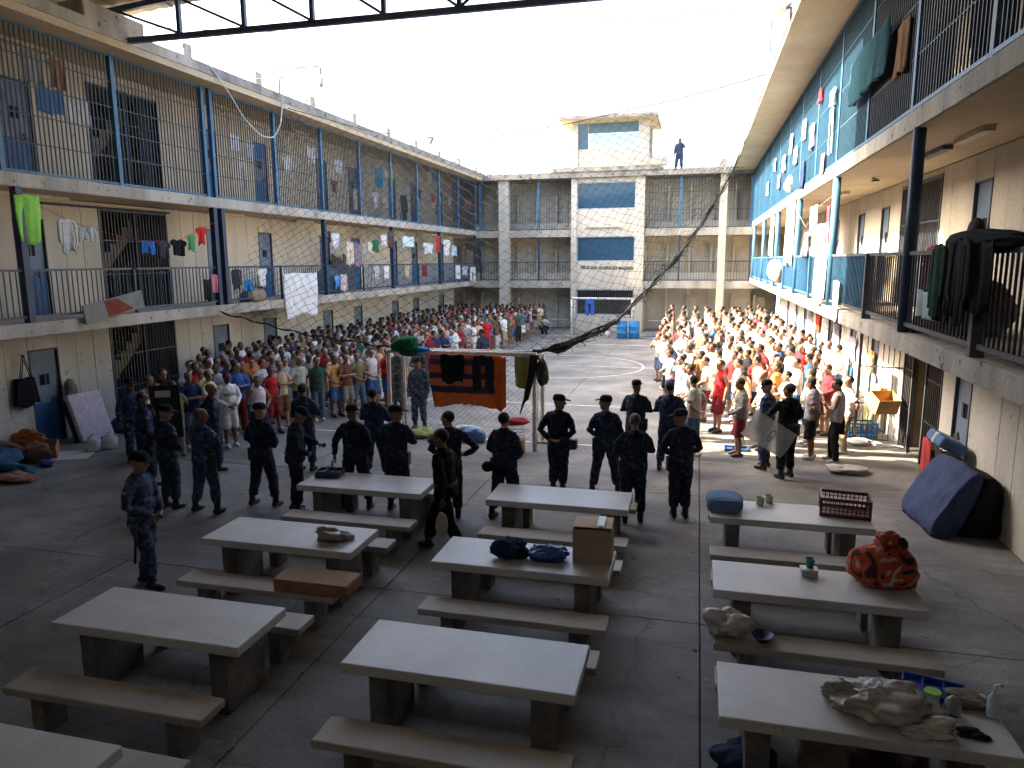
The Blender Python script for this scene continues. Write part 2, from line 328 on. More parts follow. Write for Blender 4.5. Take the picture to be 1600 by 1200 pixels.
for a, b in zip(ys, ys[1:]):
    ubox('roof_fascia', SLABC if b < 18 else ROOFC, lb, -12.9, -12.6 + rnd.uniform(-.008, .008), a + .006, min(b, 43.2) - .006, ZR + .162, ZR + .40)
    if b > 9: ubox('roof_upstand', SLABC, lb, -12.86, -12.64, b - .32, b - .02, ZR + .405, ZR + rnd.uniform(.6, .78))
ubox('roof_upstand', SLABC, lb, -13.3, -12.63, 13.6, 15.3, ZR + .405, ZR + .74)
ubox('roof_topping', ROOFC, lb, -18.4, -12.91, -1.6, 43.2, ZR + .162, ZR + .3)
for y in (11.8, 13.0, 19.8, 24.2, 30.2, 36.0):
    for z in (Z3, ZR + .27):
        f = MB().box(-14.3, -14.15, y, y + 1.25, z - .36, z - .28); f.build('lamp_fitting', mat('lamp_enamel', (.6, .5, .33), None, 3, .5), lb)
MB().tube([(-14.52, 13.8, 5.5), (-14.52, 18.0, 5.52)], .03, 6).build('conduit', STEEL, lb)

ubox('outer_wall', CREAM, lb, -18.4, -18.1, -1.6, 49, 0, ZR)
ubox('end_wall', PALE, lb, WL - 1.5, -13.21, 45.2, 45.4, 0, ZR)
# ---- right block
rb = thing('cell_block', 'three-storey sunlit cell block along the right side, blue barred top gallery', 'building', (4.5, 27, 0))
WR, ER = 4.5, 2.85; Y2, Y3, YR = 3.12, 6.15, 9.0
drr = [13.85, 20.4, 23.2, 27.0, 29.9, 33.2, 36.0, 39.4]; gr = (14.95, 17.6); gr2 = (16.0, 18.9)
for zi, (zf, zt, m) in enumerate(((0, 2.8, PALE), (Y2, Y3 - .28, CREAM), (Y3, YR, CREAM))):
    g = gr if zi == 0 else gr2
    dd = [13.85] + drr[1:]
    hs = [(y - .4, y + .4, zf + 2.3) for y in dd] + [(g[0], g[1], zf + 2.62)]
    panels(rb, 'x', .62, WR, -1, 6.0, 43.0, zf, zt, hs, m, 26)
    ubox('wall', BACKING, rb, WR + .1, WR + .3, 6, g[0], zf, zt); ubox('wall', BACKING, rb, WR + .1, WR + .3, g[1], 43.2, zf, zt)
    for y in dd: door(rb, WR, -1, y, zf, .8, 2.3, None if zi != 2 else DOORB)
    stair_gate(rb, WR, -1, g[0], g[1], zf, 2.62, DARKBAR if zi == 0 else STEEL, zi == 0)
ubox('wall', CREAM, rb, WR, WR + .3, -1.6, 5.99, 0, YR)
lf = MB(); 
for k in range(1, 8): lf.box(WR - .1 * k * 1.05 - .008, WR - .1 * k * 1.05 + .008, 17.55 + .03 * k, 17.566 + .03 * k, .06, 2.5)
for z in (.08, .9, 1.75, 2.48): lf.obox((WR - .44, 17.69, z), (.86, .03, .035), Matrix.Rotation(-.28, 3, 'Z'))
lf.box(WR - .9, WR - .84, 17.78, 17.84, .03, 2.54); lf.build('open_gate_leaf', STEEL, rb)['kind'] = 'stuff'
for zf in (Y2, Y3):
    ys = [-1.6, 5.4, 8.5, 11.35, 14.4, 17.45, 20.5, 23.55, 26.6, 29.6, 35.6, 43.2]
    for a, b in zip(ys, ys[1:]): ubox('walkway_slab', SLABC, rb, ER - .06, WR + .005, a + .004, b - .004, zf - .25, zf)
ubox('soffit', SOFFIT, rb, ER - .02, WR - .002, -1.6, 43.19, Y3 - .262, Y3 - .251); ubox('soffit', SOFFIT, lb, WL + .002, EL + .02, -1.6, 43.19, Z3 - .282, Z3 - .271)
cr = [5.3, 11.35, 17.5, 23.56, 29.6, 35.6, 41.6]
for y in cr:
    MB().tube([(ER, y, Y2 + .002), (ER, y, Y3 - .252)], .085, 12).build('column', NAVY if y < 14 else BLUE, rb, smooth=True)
rp = [5.3, 8.55, 11.35, 13.8, 17.5, 20.5, 23.56, 26.6, 29.6, 32.6, 35.6, 38.6, 41.6, 43.1]
for a, b in zip(rp, rp[1:]):
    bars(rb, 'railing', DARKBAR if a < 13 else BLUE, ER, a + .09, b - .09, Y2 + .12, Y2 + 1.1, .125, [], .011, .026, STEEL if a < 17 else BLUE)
    if a > 20: ubox('infill_sheet', mat('blue_sheet', (.13, .26, .32), (.10, .20, .26), 2, .5), rb, ER + .04, ER + .045, a + .1, b - .1, Y2 + .14, Y2 + 1.06)
for y in (8.55, 13.8, 20.5, 26.6, 32.6, 38.6): ubox('railing_post', STEEL if y < 14 else BLUE, rb, ER - .07, ER + .07, y - .05, y + .05, Y2 + .002, Y2 + 1.11)
q3 = [5.6, 8.78, 11.66, 14.57, 17.5, 20.5, 23.56, 26.6, 29.6, 32.6, 35.6, 38.6, 41.6, 43.1]
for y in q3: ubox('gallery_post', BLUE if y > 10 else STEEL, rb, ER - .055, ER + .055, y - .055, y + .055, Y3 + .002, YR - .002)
for a, b in zip(q3, q3[1:]):
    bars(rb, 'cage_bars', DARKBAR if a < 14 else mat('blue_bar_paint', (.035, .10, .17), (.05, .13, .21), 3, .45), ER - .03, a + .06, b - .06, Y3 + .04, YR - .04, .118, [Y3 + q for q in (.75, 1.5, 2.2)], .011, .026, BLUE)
    if a > 16: ubox('infill_sheet', MATS['blue_sheet'], rb, ER + .035, ER + .04, a + .1, b - .1, Y3 + .08, Y3 + 2.1)
ubox('roof_slab', SOFFIT, rb, 1.7, 9.0, -1.6, 43.2, YR, YR + .14)
ys = [-1.6 + 2.8 * k for k in range(17)]
for a, b in zip(ys, ys[1:]): ubox('roof_fascia', ROOFC, rb, 1.68 + rnd.uniform(-.01, .01), 2.0, a + .006, min(b, 43.2) - .006, YR + .142, YR + .32)
ubox('roof_topping', ROOFC, rb, 2.01, 9, -1.6, 43.2, YR + .142, YR + .26)
for y, z in ((13.0, Y3), (21.0, Y3), (25, Y3), (11.3, Y3)):
    MB().box(3.6, 3.75, y, y + 1.2, z - .34, z - .27).build('lamp_fitting', MATS['lamp_enamel'] if y != 13.0 else STEEL, rb)
for y in (17.5, 22.5): MB().tube([(3.55, y, Y3 - .30), (3.7, y + .1, Y3 - .34), (3.6, y + .3, Y3 - .33), (3.75, y + .5, Y3 - .28)], .018, 6).build('loose_wiring', DARKBAR, rb)

ubox('outer_wall', CREAM, rb, 8.7, 9.0, -1.6, 49, 0, YR); ubox('end_wall', PALE, rb, 3.01, 8.6, 45.2, 45.4, 0, YR)
# ---- far block with the guard tower
fb = thing('cell_block', 'cell block across the far end with central guard tower', 'building', (-5, 43.2, 0))
FY = 43.2
for zi, (zf, zt) in enumerate(((0, 2.65), (Z2, Z3 - .3), (Z3, ZR))):
    for a, b in ((-14.6, -7.33), (-3.09, 4.5)):
        n = 6; w = (b - a) / n
        for k in range(n):
            x0 = a + w * k; ubox('wall_panel', PALE if zi != 1 else CREAM, fb, x0 + .006, x0 + w - .006, FY + 2.0, FY + 2.1, zf, zt)
            ubox('door', mat('cream_door', (.55, .52, .44), None, 2, .6), fb, x0 + .12, x0 + .62, FY + 1.95, FY + 1.99, zf + .02, zf + 1.95)
            ubox('pilaster', COLC, fb, x0 - .07, x0 + .07, FY + 1.7, FY + 1.99, zf, zf + 2.1)
    if zi:
        for a, b in ((-14.6, -7.33), (-3.09, 4.5)):
            ubox('walkway_slab', SLABC, fb, a, b, FY - .02, FY + 2.2, zf - .42, zf)
            ubox('kerb_wall', COLC, fb, a + .1, b - .1, FY + 1.2, FY + 1.3, zf + .002, zf + .45)
    else:
        for a, b in ((-14.6, -7.33), (-3.09, 4.5)): MB().tube([(a + .3, FY + .9, .55), (b - .3, FY + .9, .55)], .05, 8).build('concrete_rail', COLC, fb)
def barsx(root, name, m, y, x0, x1, z0, z1, step, hz, r=.01, frame=.025, fm=None):
    b = MB(); n = max(1, round((x1 - x0) / step))
    for k in range(1, n): x = x0 + (x1 - x0) * k / n; b.box(x - r, x + r, y - r, y + r, z0, z1)
    for z in hz: b.box(x0, x1, y - .008, y + .012, z - r, z + r)
    b.build(name, m, root)['kind'] = 'stuff'
    for z in (z0, z1): ubox('rail', fm or m, root, x0, x1, y - frame, y + frame, z - frame, z + frame)
for a, b in ((-13.1, -11.75), (-11.1, -7.35), (-3.15, 1.0), (1.45, 2.9)):
    barsx(fb, 'cage_bars', DARKBAR, FY + .02, a, b, Z3 + .03, ZR - .1, .16, [Z3 + 1.0, Z3 + 2.0], .009, .025, NAVY)
    barsx(fb, 'railing', DARKBAR, FY + .02, a, b, Z2 + .05, Z2 + 1.1, .16, [], .009, .025, NAVY)
for x in (-9.3, -1.1, -12.9, 2.75):
    ubox('gallery_post', BLUE, fb, x - .07, x + .07, FY - .04, FY + .08, Z3 + .002, ZR - .1); ubox('gallery_post', NAVY, fb, x - .05, x + .05, FY - .03, FY + .07, Z2 + .002, Z3 - .42)
for x0, x1 in ((-11.72, -11.12), (1.02, 1.42)): ubox('column', COLC, fb, x0, x1, FY - .12, FY + .4, 0, ZR - .002)
tw = -7.32, -3.1
zc = [0, .95, 2.45, 4.08, 5.51, 7.06, 8.58, ZR]
for x0, x1 in ((tw[0], -7.0), (-3.6, tw[1])): ubox('tower_pier', COLC, fb, x0, x1, FY - .15, FY + 2.2, 0, ZR - .002)
for a, b in ((0, .95), (2.45, 4.08), (5.51, 7.06), (8.58, ZR - .002)): ubox('tower_panel', COLC if a else PALE, fb, -6.998, -3.602, FY - .10, FY + .2, a, b)
for (a, b), g in zip(((.95, 2.45), (4.08, 5.51), (7.06, 8.58)), (BLACK, GLASS, GLASS)):
    w = ubox('window', g, fb, -6.99, -3.61, FY + .02, FY + .05, a + .003, b - .003)
    fr = MB()
    for q in (a + .03, b - .03): fr.box(-6.995, -3.605, FY - .06, FY + .015, q - .027, q + .027)
    for q in (-6.965, -3.635): fr.box(q - .028, q + .028, FY - .055, FY + .014, a + .06, b - .06)
    part(fr, 'frame', mat('aluminium', (.42, .48, .52), None, 3, .4, metal=.3), w)
    if g is BLACK:
        bb = MB()
        for k in range(26): x = -6.9 + k * .13; bb.box(x - .011, x + .011, FY - .03, FY - .008, a + .06, b - .06)
        part(bb, 'window_bars', STEEL, w)['kind'] = 'stuff'
ubox('tower_ledge', COLC, fb, -6.5, -4.5, FY - .2, FY - .101, 6.02, 6.1)
ubox('roof_slab', ROOFC, fb, -18.5, 9.0, FY + .001, FY + 6, ZR, ZR + .32)
ubox('roof_edge', ROOFC, fb, -12.59, 1.67, FY - .35, FY, ZR + .002, ZR + .32)
ubox('roof_coping', ROOFC, fb, -8.4, -2.1, FY - .42, FY - .1, ZR + .322, ZR + .56); ubox('roof_upstand', SLABC, fb, -3.7, -1.9, FY - .44, FY - .05, ZR + .562, ZR + .98); ubox('roof_upstand', SLABC, fb, .95, 1.3, FY - .3, FY, ZR + .322, ZR + .75)
# cabin on the roof
zb = ZR + .33
for x0, x1, y0, y1 in ((-7.35, -7.0, FY + .1, FY + .5), (-3.55, -2.95, FY + .1, FY + .5), (-7.35, -7.0, FY + 3, FY + 3.4), (-3.4, -2.95, FY + 3, FY + 3.4)): ubox('cabin_pier', COLC, fb, x0, x1, y0, y1, zb, 12.0)
ubox('cabin_wall', COLC, fb, -6.998, -3.552, FY + .14, FY + .34, zb, 10.45); ubox('cabin_wall', COLC, fb, -6.998, -3.402, FY + 3.1, FY + 3.3, zb, 10.45)
for x in (-7.3, -3.15): ubox('cabin_wall', COLC, fb, x, x + .12, FY + .502, FY + 2.998, zb, 10.45)
cw = ubox('window', GLASSP, fb, -6.4, -3.56, FY + .2, FY + .23, 10.455, 11.3); ubox('window', GLASS, fb, -6.99, -6.42, FY + .2, FY + .23, 10.455, 11.88); ubox('window', mat('dark_glass', (.10, .18, .22), None, 2, .2), fb, -6.4, -3.56, FY + .2, FY + .23, 11.32, 11.88)  # upper panes in a darker glass colour
ubox('cabin_roof', ROOFC, fb, -8.0, -2.5, FY - .55, FY + 4.1, 12.02, 12.2); ubox('cabin_soffit', SHEET, fb, -7.95, -2.55, FY - .5, FY + 4.05, 11.985, 12.018)  # soffit coloured yellow to stand for light bounced up under the cabin roof
def text_mesh(body, size, extrude=.003, off=0):
    cu = bpy.data.curves.new('t', 'FONT'); cu.body = body; cu.size = size; cu.extrude = extrude; cu.offset = off; cu.align_x = 'CENTER'
    o = bpy.data.objects.new('t', cu); col.objects.link(o); bpy.context.view_layer.update()
    me = bpy.data.meshes.new_from_object(o.evaluated_get(bpy.context.evaluated_depsgraph_get())); bpy.data.objects.remove(o); bpy.data.curves.remove(cu); return me
tm = text_mesh('FELIZ DIA QUERIDAS MADRES', .25, .003, .007)
tm.transform(Matrix.Translation((-5.2, FY - .108, 3.62)) @ Matrix.Rotation(.02, 4, 'Y') @ Matrix.Rotation(R(90), 4, 'X') @ Matrix.Scale(3.1 / max(.1, max(v.co.x for v in tm.vertices) - min(v.co.x for v in tm.vertices)), 4, (1, 0, 0)))
obj('wall_lettering', tm, mat('black_paint', (.015, .013, .012), (.05, .04, .035), 9, .8), fb)

# ---- block behind the camera, and the canopy over the tables
nb = thing('cell_block', 'cell block behind the viewpoint, closing the near end of the yard', 'building', (-5, -1.6, 0))
ubox('wall', CREAM, nb, -14.6, 4.5, -1.95, -1.65, 0, 9.6); ubox('walkway_slab', SLABC, nb, -13.1, 2.7, -1.64, -.35, 2.3, 2.55)
cn = thing('canopy_roof', 'corrugated cream canopy over the tables with dark blue steel truss edge', 'roof', (-4.8, 14.8, 9.1))
RX = -4.8
def ztop(x): return 9.69 + (8.1 - abs(x - RX)) * .085
sh = MB(); v = []; nx = 120
for i in range(nx + 1):
    x = -18 + (9.4 + 18) * i / nx; z = ztop(x) + .16 + (.025 if i % 2 else 0)  # sheet stretched unseen past the left block to stop sun under its edge
    for y in (-1.9, 15.45): v += [(x, y, z), (x, y, z + .012)]
fc = []
for i in range(nx):
    a = 4 * i; b = a + 4
    fc += [(a, a + 2, b + 2, b), (a + 1, b + 1, b + 3, a + 3), (a, b, b + 1, a + 1), (a + 2, a + 3, b + 3, b + 2)]
sh.add(v, fc); sh.build('roof_sheeting', SHEET, cn)
for yt in (14.8, 9.0, 3.0):
    t = MB(); t.box(-14.4, 4.9, yt - .05, yt + .05, 9.02, 9.14); t.build('bottom_chord', TRUSS, cn)
    u = MB()
    for xa, xb in ((-16.5, RX), (RX, 7.5)):
        u.add([(xa, yt - .05, ztop(xa)), (xb, yt - .05, ztop(xb)), (xb, yt + .05, ztop(xb)), (xa, yt + .05, ztop(xa)), (xa, yt - .05, ztop(xa) + .12), (xb, yt - .05, ztop(xb) + .12), (xb, yt + .05, ztop(xb) + .12), (xa, yt + .05, ztop(xa) + .12)],
              [(0, 3, 2, 1), (4, 5, 6, 7), (0, 1, 5, 4), (1, 2, 6, 5), (2, 3, 7, 6), (3, 0, 4, 7)])
    u.build('top_chord', TRUSS, cn)
    xs = [RX + 1.62 * k for k in range(-5, 6)]
    for i, x in enumerate(xs):
        ubox('truss_post', TRUSS, cn, x - .045, x + .045, yt - .045, yt + .045, 9.142, ztop(x) - .002)
        if i < 5: MB().tube([(x + .05, yt, ztop(x) + .02), (xs[i + 1] - .05, yt, 9.16)], .032, 6).build('truss_diagonal', TRUSS, cn)
        if i > 5: MB().tube([(x - .05, yt, ztop(x) + .02), (xs[i - 1] + .05, yt, 9.16)], .032, 6).build('truss_diagonal', TRUSS, cn)
for k in range(6):
    x = -16.5 + k * 2.3; MB().box(x - .04, x + .04, -1.8, 15.4, ztop(x) + .125, ztop(x) + .155).build('purlin', TRUSS, cn)
for x in (-14.2, 4.7):
    for y in (14.8, 9.0, 3.0): ubox('canopy_post', TRUSS, cn, x - .07, x + .07, y - .07, y + .07, ZR + .31, 9.018)
#==PART2==
# ------------------------------------------------------------------ tables and benches
ORD = ['first', 'second', 'third', 'fourth', 'fifth', 'sixth', 'seventh', 'eighth', 'ninth', 'tenth', 'eleventh', 'twelfth', 'thirteenth', 'fourteenth', 'fifteenth', 'sixteenth', 'seventeenth', 'eighteenth', 'nineteenth', 'twentieth'] + ['twenty-' + q for q in ('first', 'second', 'third', 'fourth', 'fifth', 'sixth', 'seventh', 'eighth', 'ninth')] + ['thirtieth'] + ['thirty-' + q for q in ('first', 'second', 'third', 'fourth', 'fifth', 'sixth', 'seventh', 'eighth', 'ninth')] + ['fortieth'] + ['forty-' + q for q in ('first', 'second', 'third', 'fourth', 'fifth', 'sixth')]
def copy_thing(root, loc, label):
    r = root.copy(); col.objects.link(r); r.location = loc; r['label'] = label
    for ch in root.children:
        c = ch.copy(); col.objects.link(c); c.parent = r
        for g in ch.children: d = g.copy(); col.objects.link(d); d.parent = c
    return r
def child(name, me, m, parent, color=None, bevel=0):
    o = bpy.data.objects.new(name, me); col.objects.link(o); o.parent = parent
    if len(me.materials) == 0: me.materials.append(m)
    if color: o.color = (*color, 1)
    if bevel: b = o.modifiers.new('bevel', 'BEVEL'); b.width = bevel; b.segments = 2
    return o
def make_table():
    t = thing('concrete_table', '', 'table', (0, 0, 0), 'terrazzo tables set out in rows')
    child('table_top', MB().box(-1.02, 1.02, -.40, .40, .665, .76).mesh('table_top'), TERR, t, bevel=.012)
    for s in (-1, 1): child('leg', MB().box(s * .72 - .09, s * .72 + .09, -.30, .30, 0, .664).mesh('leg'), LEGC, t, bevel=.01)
    return t
def make_bench():
    t = thing('concrete_bench', '', 'bench', (0, 0, 0), 'concrete benches beside the tables')
    child('seat', MB().box(-1.02, 1.02, -.165, .165, .375, .45).mesh('seat'), BENCHT, t, bevel=.012)
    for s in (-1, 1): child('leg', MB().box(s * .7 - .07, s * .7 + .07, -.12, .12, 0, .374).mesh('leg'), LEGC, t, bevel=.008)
    return t
T0 = make_table(); B0 = make_bench()
XC = [-4.88, -1.84, 1.29]; YC = [5.6, 7.8, 10.05]; CN = ['left', 'middle', 'right']; RN = ['nearest full row', 'second row', 'far row']
firstT = firstB = True
WH = {(0, 0): 'empty, speckled with dirt at one end', (0, 1): 'with a grey cloth sack on it', (0, 2): 'with a dark tray at its corner', (1, 0): 'empty, largest in front', (1, 1): 'with blue bundles and a carton', (1, 2): 'empty, before the striped blanket goal',
      (2, 0): 'cluttered with plastic bag and bottles', (2, 1): 'with an orange bundle and teal cup', (2, 2): 'with a maroon crate and blue pillow'}
for i, x in enumerate(XC):
    for j, y in enumerate(YC):
        lb_ = f'pale terrazzo table {WH[i, j]}, {CN[i]} column, {RN[j]}'
        if firstT: T0.location = (x, y, 0); T0['label'] = lb_; firstT = False
        else: copy_thing(T0, (x, y, 0), lb_)
        for s, q in ((-1, 'near'), (1, 'far')):
            bl = f'narrow concrete bench on the {q} side of the {RN[j]} table, {CN[i]} column'
            p = (x + (.04 if i != 2 else .0), y + s * (.78 if q == 'near' else .70) + (-.05 if j == 0 and s < 0 else 0), 0)
            if firstB: B0.location = p; B0['label'] = bl; firstB = False
            else: copy_thing(B0, p, bl)
copy_thing(T0, (-4.88, 3.45, 0), 'pale terrazzo table cut off at the bottom left corner of the picture')
copy_thing(B0, (-4.6, 4.02, 0), 'narrow concrete bench end at the bottom left beside the cut-off table')

# ------------------------------------------------------------------ people
class Remesh:
    def __init__(s): s.q = []; s.out = {}
    def add(s, key, mb, vox, sm=4): s.q.append((key, mb, vox, sm))
    def run(s):
        obs = []
        for key, mb, vox, sm in s.q:
            o = bpy.data.objects.new('tmp', mb.mesh('tmp')); col.objects.link(o)
            m = o.modifiers.new('r', 'REMESH'); m.mode = 'VOXEL'; m.voxel_size = vox; m.use_smooth_shade = True
            k = o.modifiers.new('s', 'SMOOTH'); k.iterations = sm; k.factor = .5; obs.append(o)
        bpy.context.view_layer.update(); dg = bpy.context.evaluated_depsgraph_get()
        for (key, *_), o in zip(s.q, obs):
            me = bpy.data.meshes.new_from_object(o.evaluated_get(dg)); me.materials.clear(); me.name = key[-1]; me.shade_smooth(); s.out[key] = me
            if key[-1] in ('shirt', 'legs') and key[0] != 'lo':
                sd_ = hash(str(key[:2])) % 97 if False else sum(ord(c_) for c_ in str(key[:2])); n = len(me.vertices); co = np.empty(n * 3); no = np.empty(n * 3)
                me.vertices.foreach_get('co', co); me.vertices.foreach_get('normal', no); co = co.reshape(-1, 3); no = no.reshape(-1, 3)
                d = np.array([mn.ridged_multi_fractal((x * 5 + sd_, y * 5, z * 7.5), 1.0, 2.0, 3, 1.0, 2.0) for x, y, z in co]); d = np.clip((d - d.mean()) * .011, -.016, .018)
                me.vertices.foreach_set('co', (co + no * d[:, None]).ravel()); me.update()
        for o in obs: m = o.data; bpy.data.objects.remove(o); bpy.data.meshes.remove(m)
        s.q = []
RM = Remesh()
ARM = {'down': ((.175, 0, 1.40), (.255, -.03, 1.13), (.26, .05, .89), (.25, .08, .72)),
       'wide': ((.175, 0, 1.40), (.31, -.04, 1.14), (.36, .03, .90), (.37, .06, .74)),
       'behind': ((.175, 0, 1.40), (.30, -.11, 1.14), (.10, -.19, .99), (-.05, -.205, .97)),
       'front': ((.175, 0, 1.40), (.285, .0, 1.13), (.10, .20, .98), (-.02, .24, .93)),
       'crossed': ((.175, 0, 1.40), (.28, .07, 1.14), (.02, .235, 1.17), (-.14, .215, 1.20)),
       'hip': ((.175, 0, 1.40), (.43, -.09, 1.17), (.23, .05, 1.02), (.15, .15, .99)),
       'reach': ((.175, .02, 1.40), (.28, .16, 1.18), (.24, .38, 1.06), (.22, .54, 1.0)),
       'swing': ((.175, 0, 1.40), (.27, -.14, 1.15), (.30, -.14, .90), (.30, -.12, .74)),
       'face': ((.175, 0, 1.40), (.27, .18, 1.20), (.12, .20, 1.43), (.06, .165, 1.56))}
def human(key, arms=('down', 'down'), feet=((.11, 0), (-.11, 0)), turn=0, bow=0, lean=0, top='tee', bottom='shorts', vox=.0125, cvox=.018, fat=1., crouch=False):
    HR = Matrix.Translation((0, -.01, 1.5)) @ Matrix.Rotation(R(turn), 4, 'Z') @ Matrix.Rotation(R(-bow), 4, 'X') @ Matrix.Scale(1.06, 4) @ Matrix.Translation((0, .01, -1.5))
    def warp(mb):
        o = []
        for x, y, z in mb.v:
            if crouch:
                if z > .8: z2 = z - .88; y = y - .2 + z2 * .5; z = .34 + z2 * .9
            elif z > .9: y += lean * (z - .9)
            o.append((x, y, z))
        mb.v = o; return mb
    def head(mb):
        t = MB(); t.loft([(1.50, .028, .032, 0, .048), (1.522, .05, .060, 0, .030), (1.56, .063, .083, 0, .012), (1.605, .071, .094, 0, .002), (1.655, .074, .097, 0, -.004), (1.69, .063, .084, 0, -.007), (1.713, .038, .052, 0, -.008)], 14)
        t.tube([(0, .085, 1.635), (0, .105, 1.612), (0, .112, 1.592), (0, .09, 1.582)], [.010, .013, .018, .012], 8)
        t.tube([(-.025, .078, 1.553), (.025, .078, 1.553)], .012, 6)
        for s in (-1, 1): t.ell((s * .075, -.006, 1.605), (.013, .024, .034), 8, 5)
        mb.add([HR @ Vector(p) for p in t.v], t.f)
    b = MB(); tq = [(.86, .15, .105), (.95, .165 * fat, .118 * fat), (1.05, .148 * fat, .108 * fat), (1.18, .160 * fat, .112 * fat), (1.30, .175, .115), (1.38, .165, .10), (1.435, .115, .075), (1.47, .055, .052)]
    b.loft([(z, rx, ry, 0, -.01) for z, rx, ry in tq], 16); b.tube([(0, -.025, 1.42), (0, -.01, 1.48), (0, .004, 1.54)], [.064, .056, .055], 10); head(b)
    legs = []
    for (fx, fy), s in zip(feet, (1, -1)):
        hip = Vector((s * .09, 0, .90)); an = Vector((fx, fy - .01, .085)); kn = (hip + an) / 2 + Vector((0, .035 + abs(fy) * .12, 0))
        if crouch: hip = Vector((s * .09, -.2, .36)); an = Vector((s * .12, -.02, .09)); kn = Vector((s * .15, .22, .50))
        legs.append((hip, kn, an))
        lg = MB().tube([hip, hip.lerp(kn, .5), kn, kn.lerp(an, .35) - Vector((0, .015, 0)), an], [.09, .078, .056, .054, .037], 10); b.add(lg.v, lg.f)
        b.tube([an + Vector((0, -.05, -.035)), an + Vector((0, .05, -.04)), an + Vector((s * .01, .15, -.055))], [.034, .038, .026], 8)
    ak = []
    for pose, s in zip(arms, (1, -1)):
        P = [Vector((s * x, y, z)) for x, y, z in ARM[pose]]; ak.append(P)
        d = (P[3] - P[2]).normalized(); L = .17; tip = P[2] + d * L
        b.tube([P[0] + Vector((-s * .03, 0, .0)), P[0].lerp(P[1], .35), P[1], P[1].lerp(P[2], .35), P[2]], [.056, .050, .040, .041, .027], 10)
        side = d.cross(Vector((s, 0, 0))); side = (side if side.length > .3 else d.cross(Vector((0, 0, 1)))).normalized(); nrm = d.cross(side)
        b.tube([P[2], P[2] + d * .045, P[2] + d * .09], [.026, .034, .036], 8, .55)
        for k, (o, l) in enumerate(((-.030, .075), (-.010, .088), (.011, .083), (.031, .066))):
            a0 = P[2] + d * .08 + side * o; a1 = a0 + d * l * .5 + side * o * .15; a2 = a1 + (d * .75 - nrm * .5 * s).normalized() * l * .5
            b.tube([a0, a1, a2], [.0105, .0098, .008], 6)
        t0 = P[2] + d * .03 - side * .025; b.tube([t0, t0 + (d - side * .9).normalized() * .04, t0 + (d * 1.3 - side * .8).normalized() * .075], [.013, .012, .009], 6)
    RM.add((*key, 'body'), warp(b), vox, 3)
    # shirt
    q = MB(); hem = .86 if top != 'uniform' else .84; g = .024
    q.loft([(hem, .192 * fat, .142 * fat, 0, -.005), (hem + .02, .194 * fat, .145 * fat, 0, -.005), (1.0, .183 * fat, .136 * fat, 0, -.005), (1.12, .18 * fat, .134 * fat, 0, -.005), (1.28, .194, .138, 0, -.008), (1.36, .188, .125, 0, -.012), (1.415, .158, .104, 0, -.016), (1.445, .115, .085, 0, -.018), (1.475, .076, .068, 0, -.016), (1.492, .066, .062, 0, -.014)], 18)
    for P, s in zip(ak, (1, -1)):
        if top == 'tank': continue
        if top == 'tee': e = P[0].lerp(P[1], .72); q.tube([P[0] + Vector((-s * .04, 0, .005)), P[0].lerp(P[1], .35), e], [.066, .071, .071], 12)
        else: q.tube([P[0] + Vector((-s * .04, 0, .005)), P[0].lerp(P[1], .4), P[1], P[1].lerp(P[2], .4), P[2]], [.066, .066, .058, .054, .043], 12)
    RM.add((*key, 'shirt'), warp(q), cvox, 3)
    t = MB(); t.loft([(1.0, .166 * fat, .122 * fat, 0, -.005), (.93, .178 * fat, .133 * fat, 0, -.005), (.86, .178, .13, 0, -.005), (.80, .15, .11, 0, 0)], 16)
    if crouch: t.v = [(x, y, max(z, .81)) for x, y, z in t.v]
    for hip, kn, an in legs:
        if bottom == 'shorts': t.tube([hip + Vector((0, 0, 0)), hip.lerp(kn, .5), kn + Vector((0, .0, .02)), kn + (an - kn) * .1], [.105, .108, .104, .102], 12)
        elif bottom == 'trousers': t.tube([hip, hip.lerp(kn, .5), kn, kn.lerp(an, .5), an + Vector((0, 0, -.02))], [.105, .098, .082, .076, .068], 12)
        else: t.tube([hip, hip.lerp(kn, .5), kn, kn.lerp(an, .45), kn.lerp(an, .72), kn.lerp(an, .78)], [.108, .106, .088, .082, .078, .06], 12)
    RM.add((*key, 'legs'), warp(t), cvox, 3)
    boots = []
    for hip, kn, an in legs:
        f = MB()
        if bottom == 'uniform': f.tube([an + Vector((0, .0, .20)), an + Vector((0, 0, .06)), an + Vector((0, -.005, .0))], [.058, .052, .055], 10)
        f.tube([an + Vector((0, -.085, -.045)), an + Vector((0, -.06, -.035)), an + Vector((0, .04, -.03)), an + Vector((0, .12, -.045)), an + Vector((0, .175, -.055))], [.03, .046, .048, .044, .026], 10)
        f.v = [(x, y, max(z, .002)) for x, y, z in f.v]; boots.append(f)
    for k, f in enumerate(boots): RM.add((*key, f'shoe{k}'), f, .014, 2)
    hm = MB(); hm.ell((0, -.02, 1.638), (.081, .098, .092), 14, 9); hm.v = [tuple(HR @ Vector(p)) for p in hm.v]; warp(hm)
    cd = MB(); cd.loft([(1.650, .084, .104, 0, -.006), (1.672, .086, .106, 0, -.006), (1.71, .082, .10, 0, -.008), (1.738, .062, .075, 0, -.01), (1.748, .02, .025, 0, -.01)], 16); cd.v = [tuple(HR @ Vector(p)) for p in cd.v]; warp(cd)
    br = MB(); n = 9; pts = [(.078 * math.sin(a), .075 + .115 * math.cos(a)) for a in [(-.5 + i / (n - 1)) * math.pi for i in range(n)]]
    bv = [(x, y, 1.664 - (y - .075) * .18 + dz) for dz in (0, .009) for x, y in pts]; bf = [tuple(reversed(range(n))), tuple(range(n, 2 * n))] + [(i, (i + 1) % n, (i + 1) % n + n, i + n) for i in range(n)]
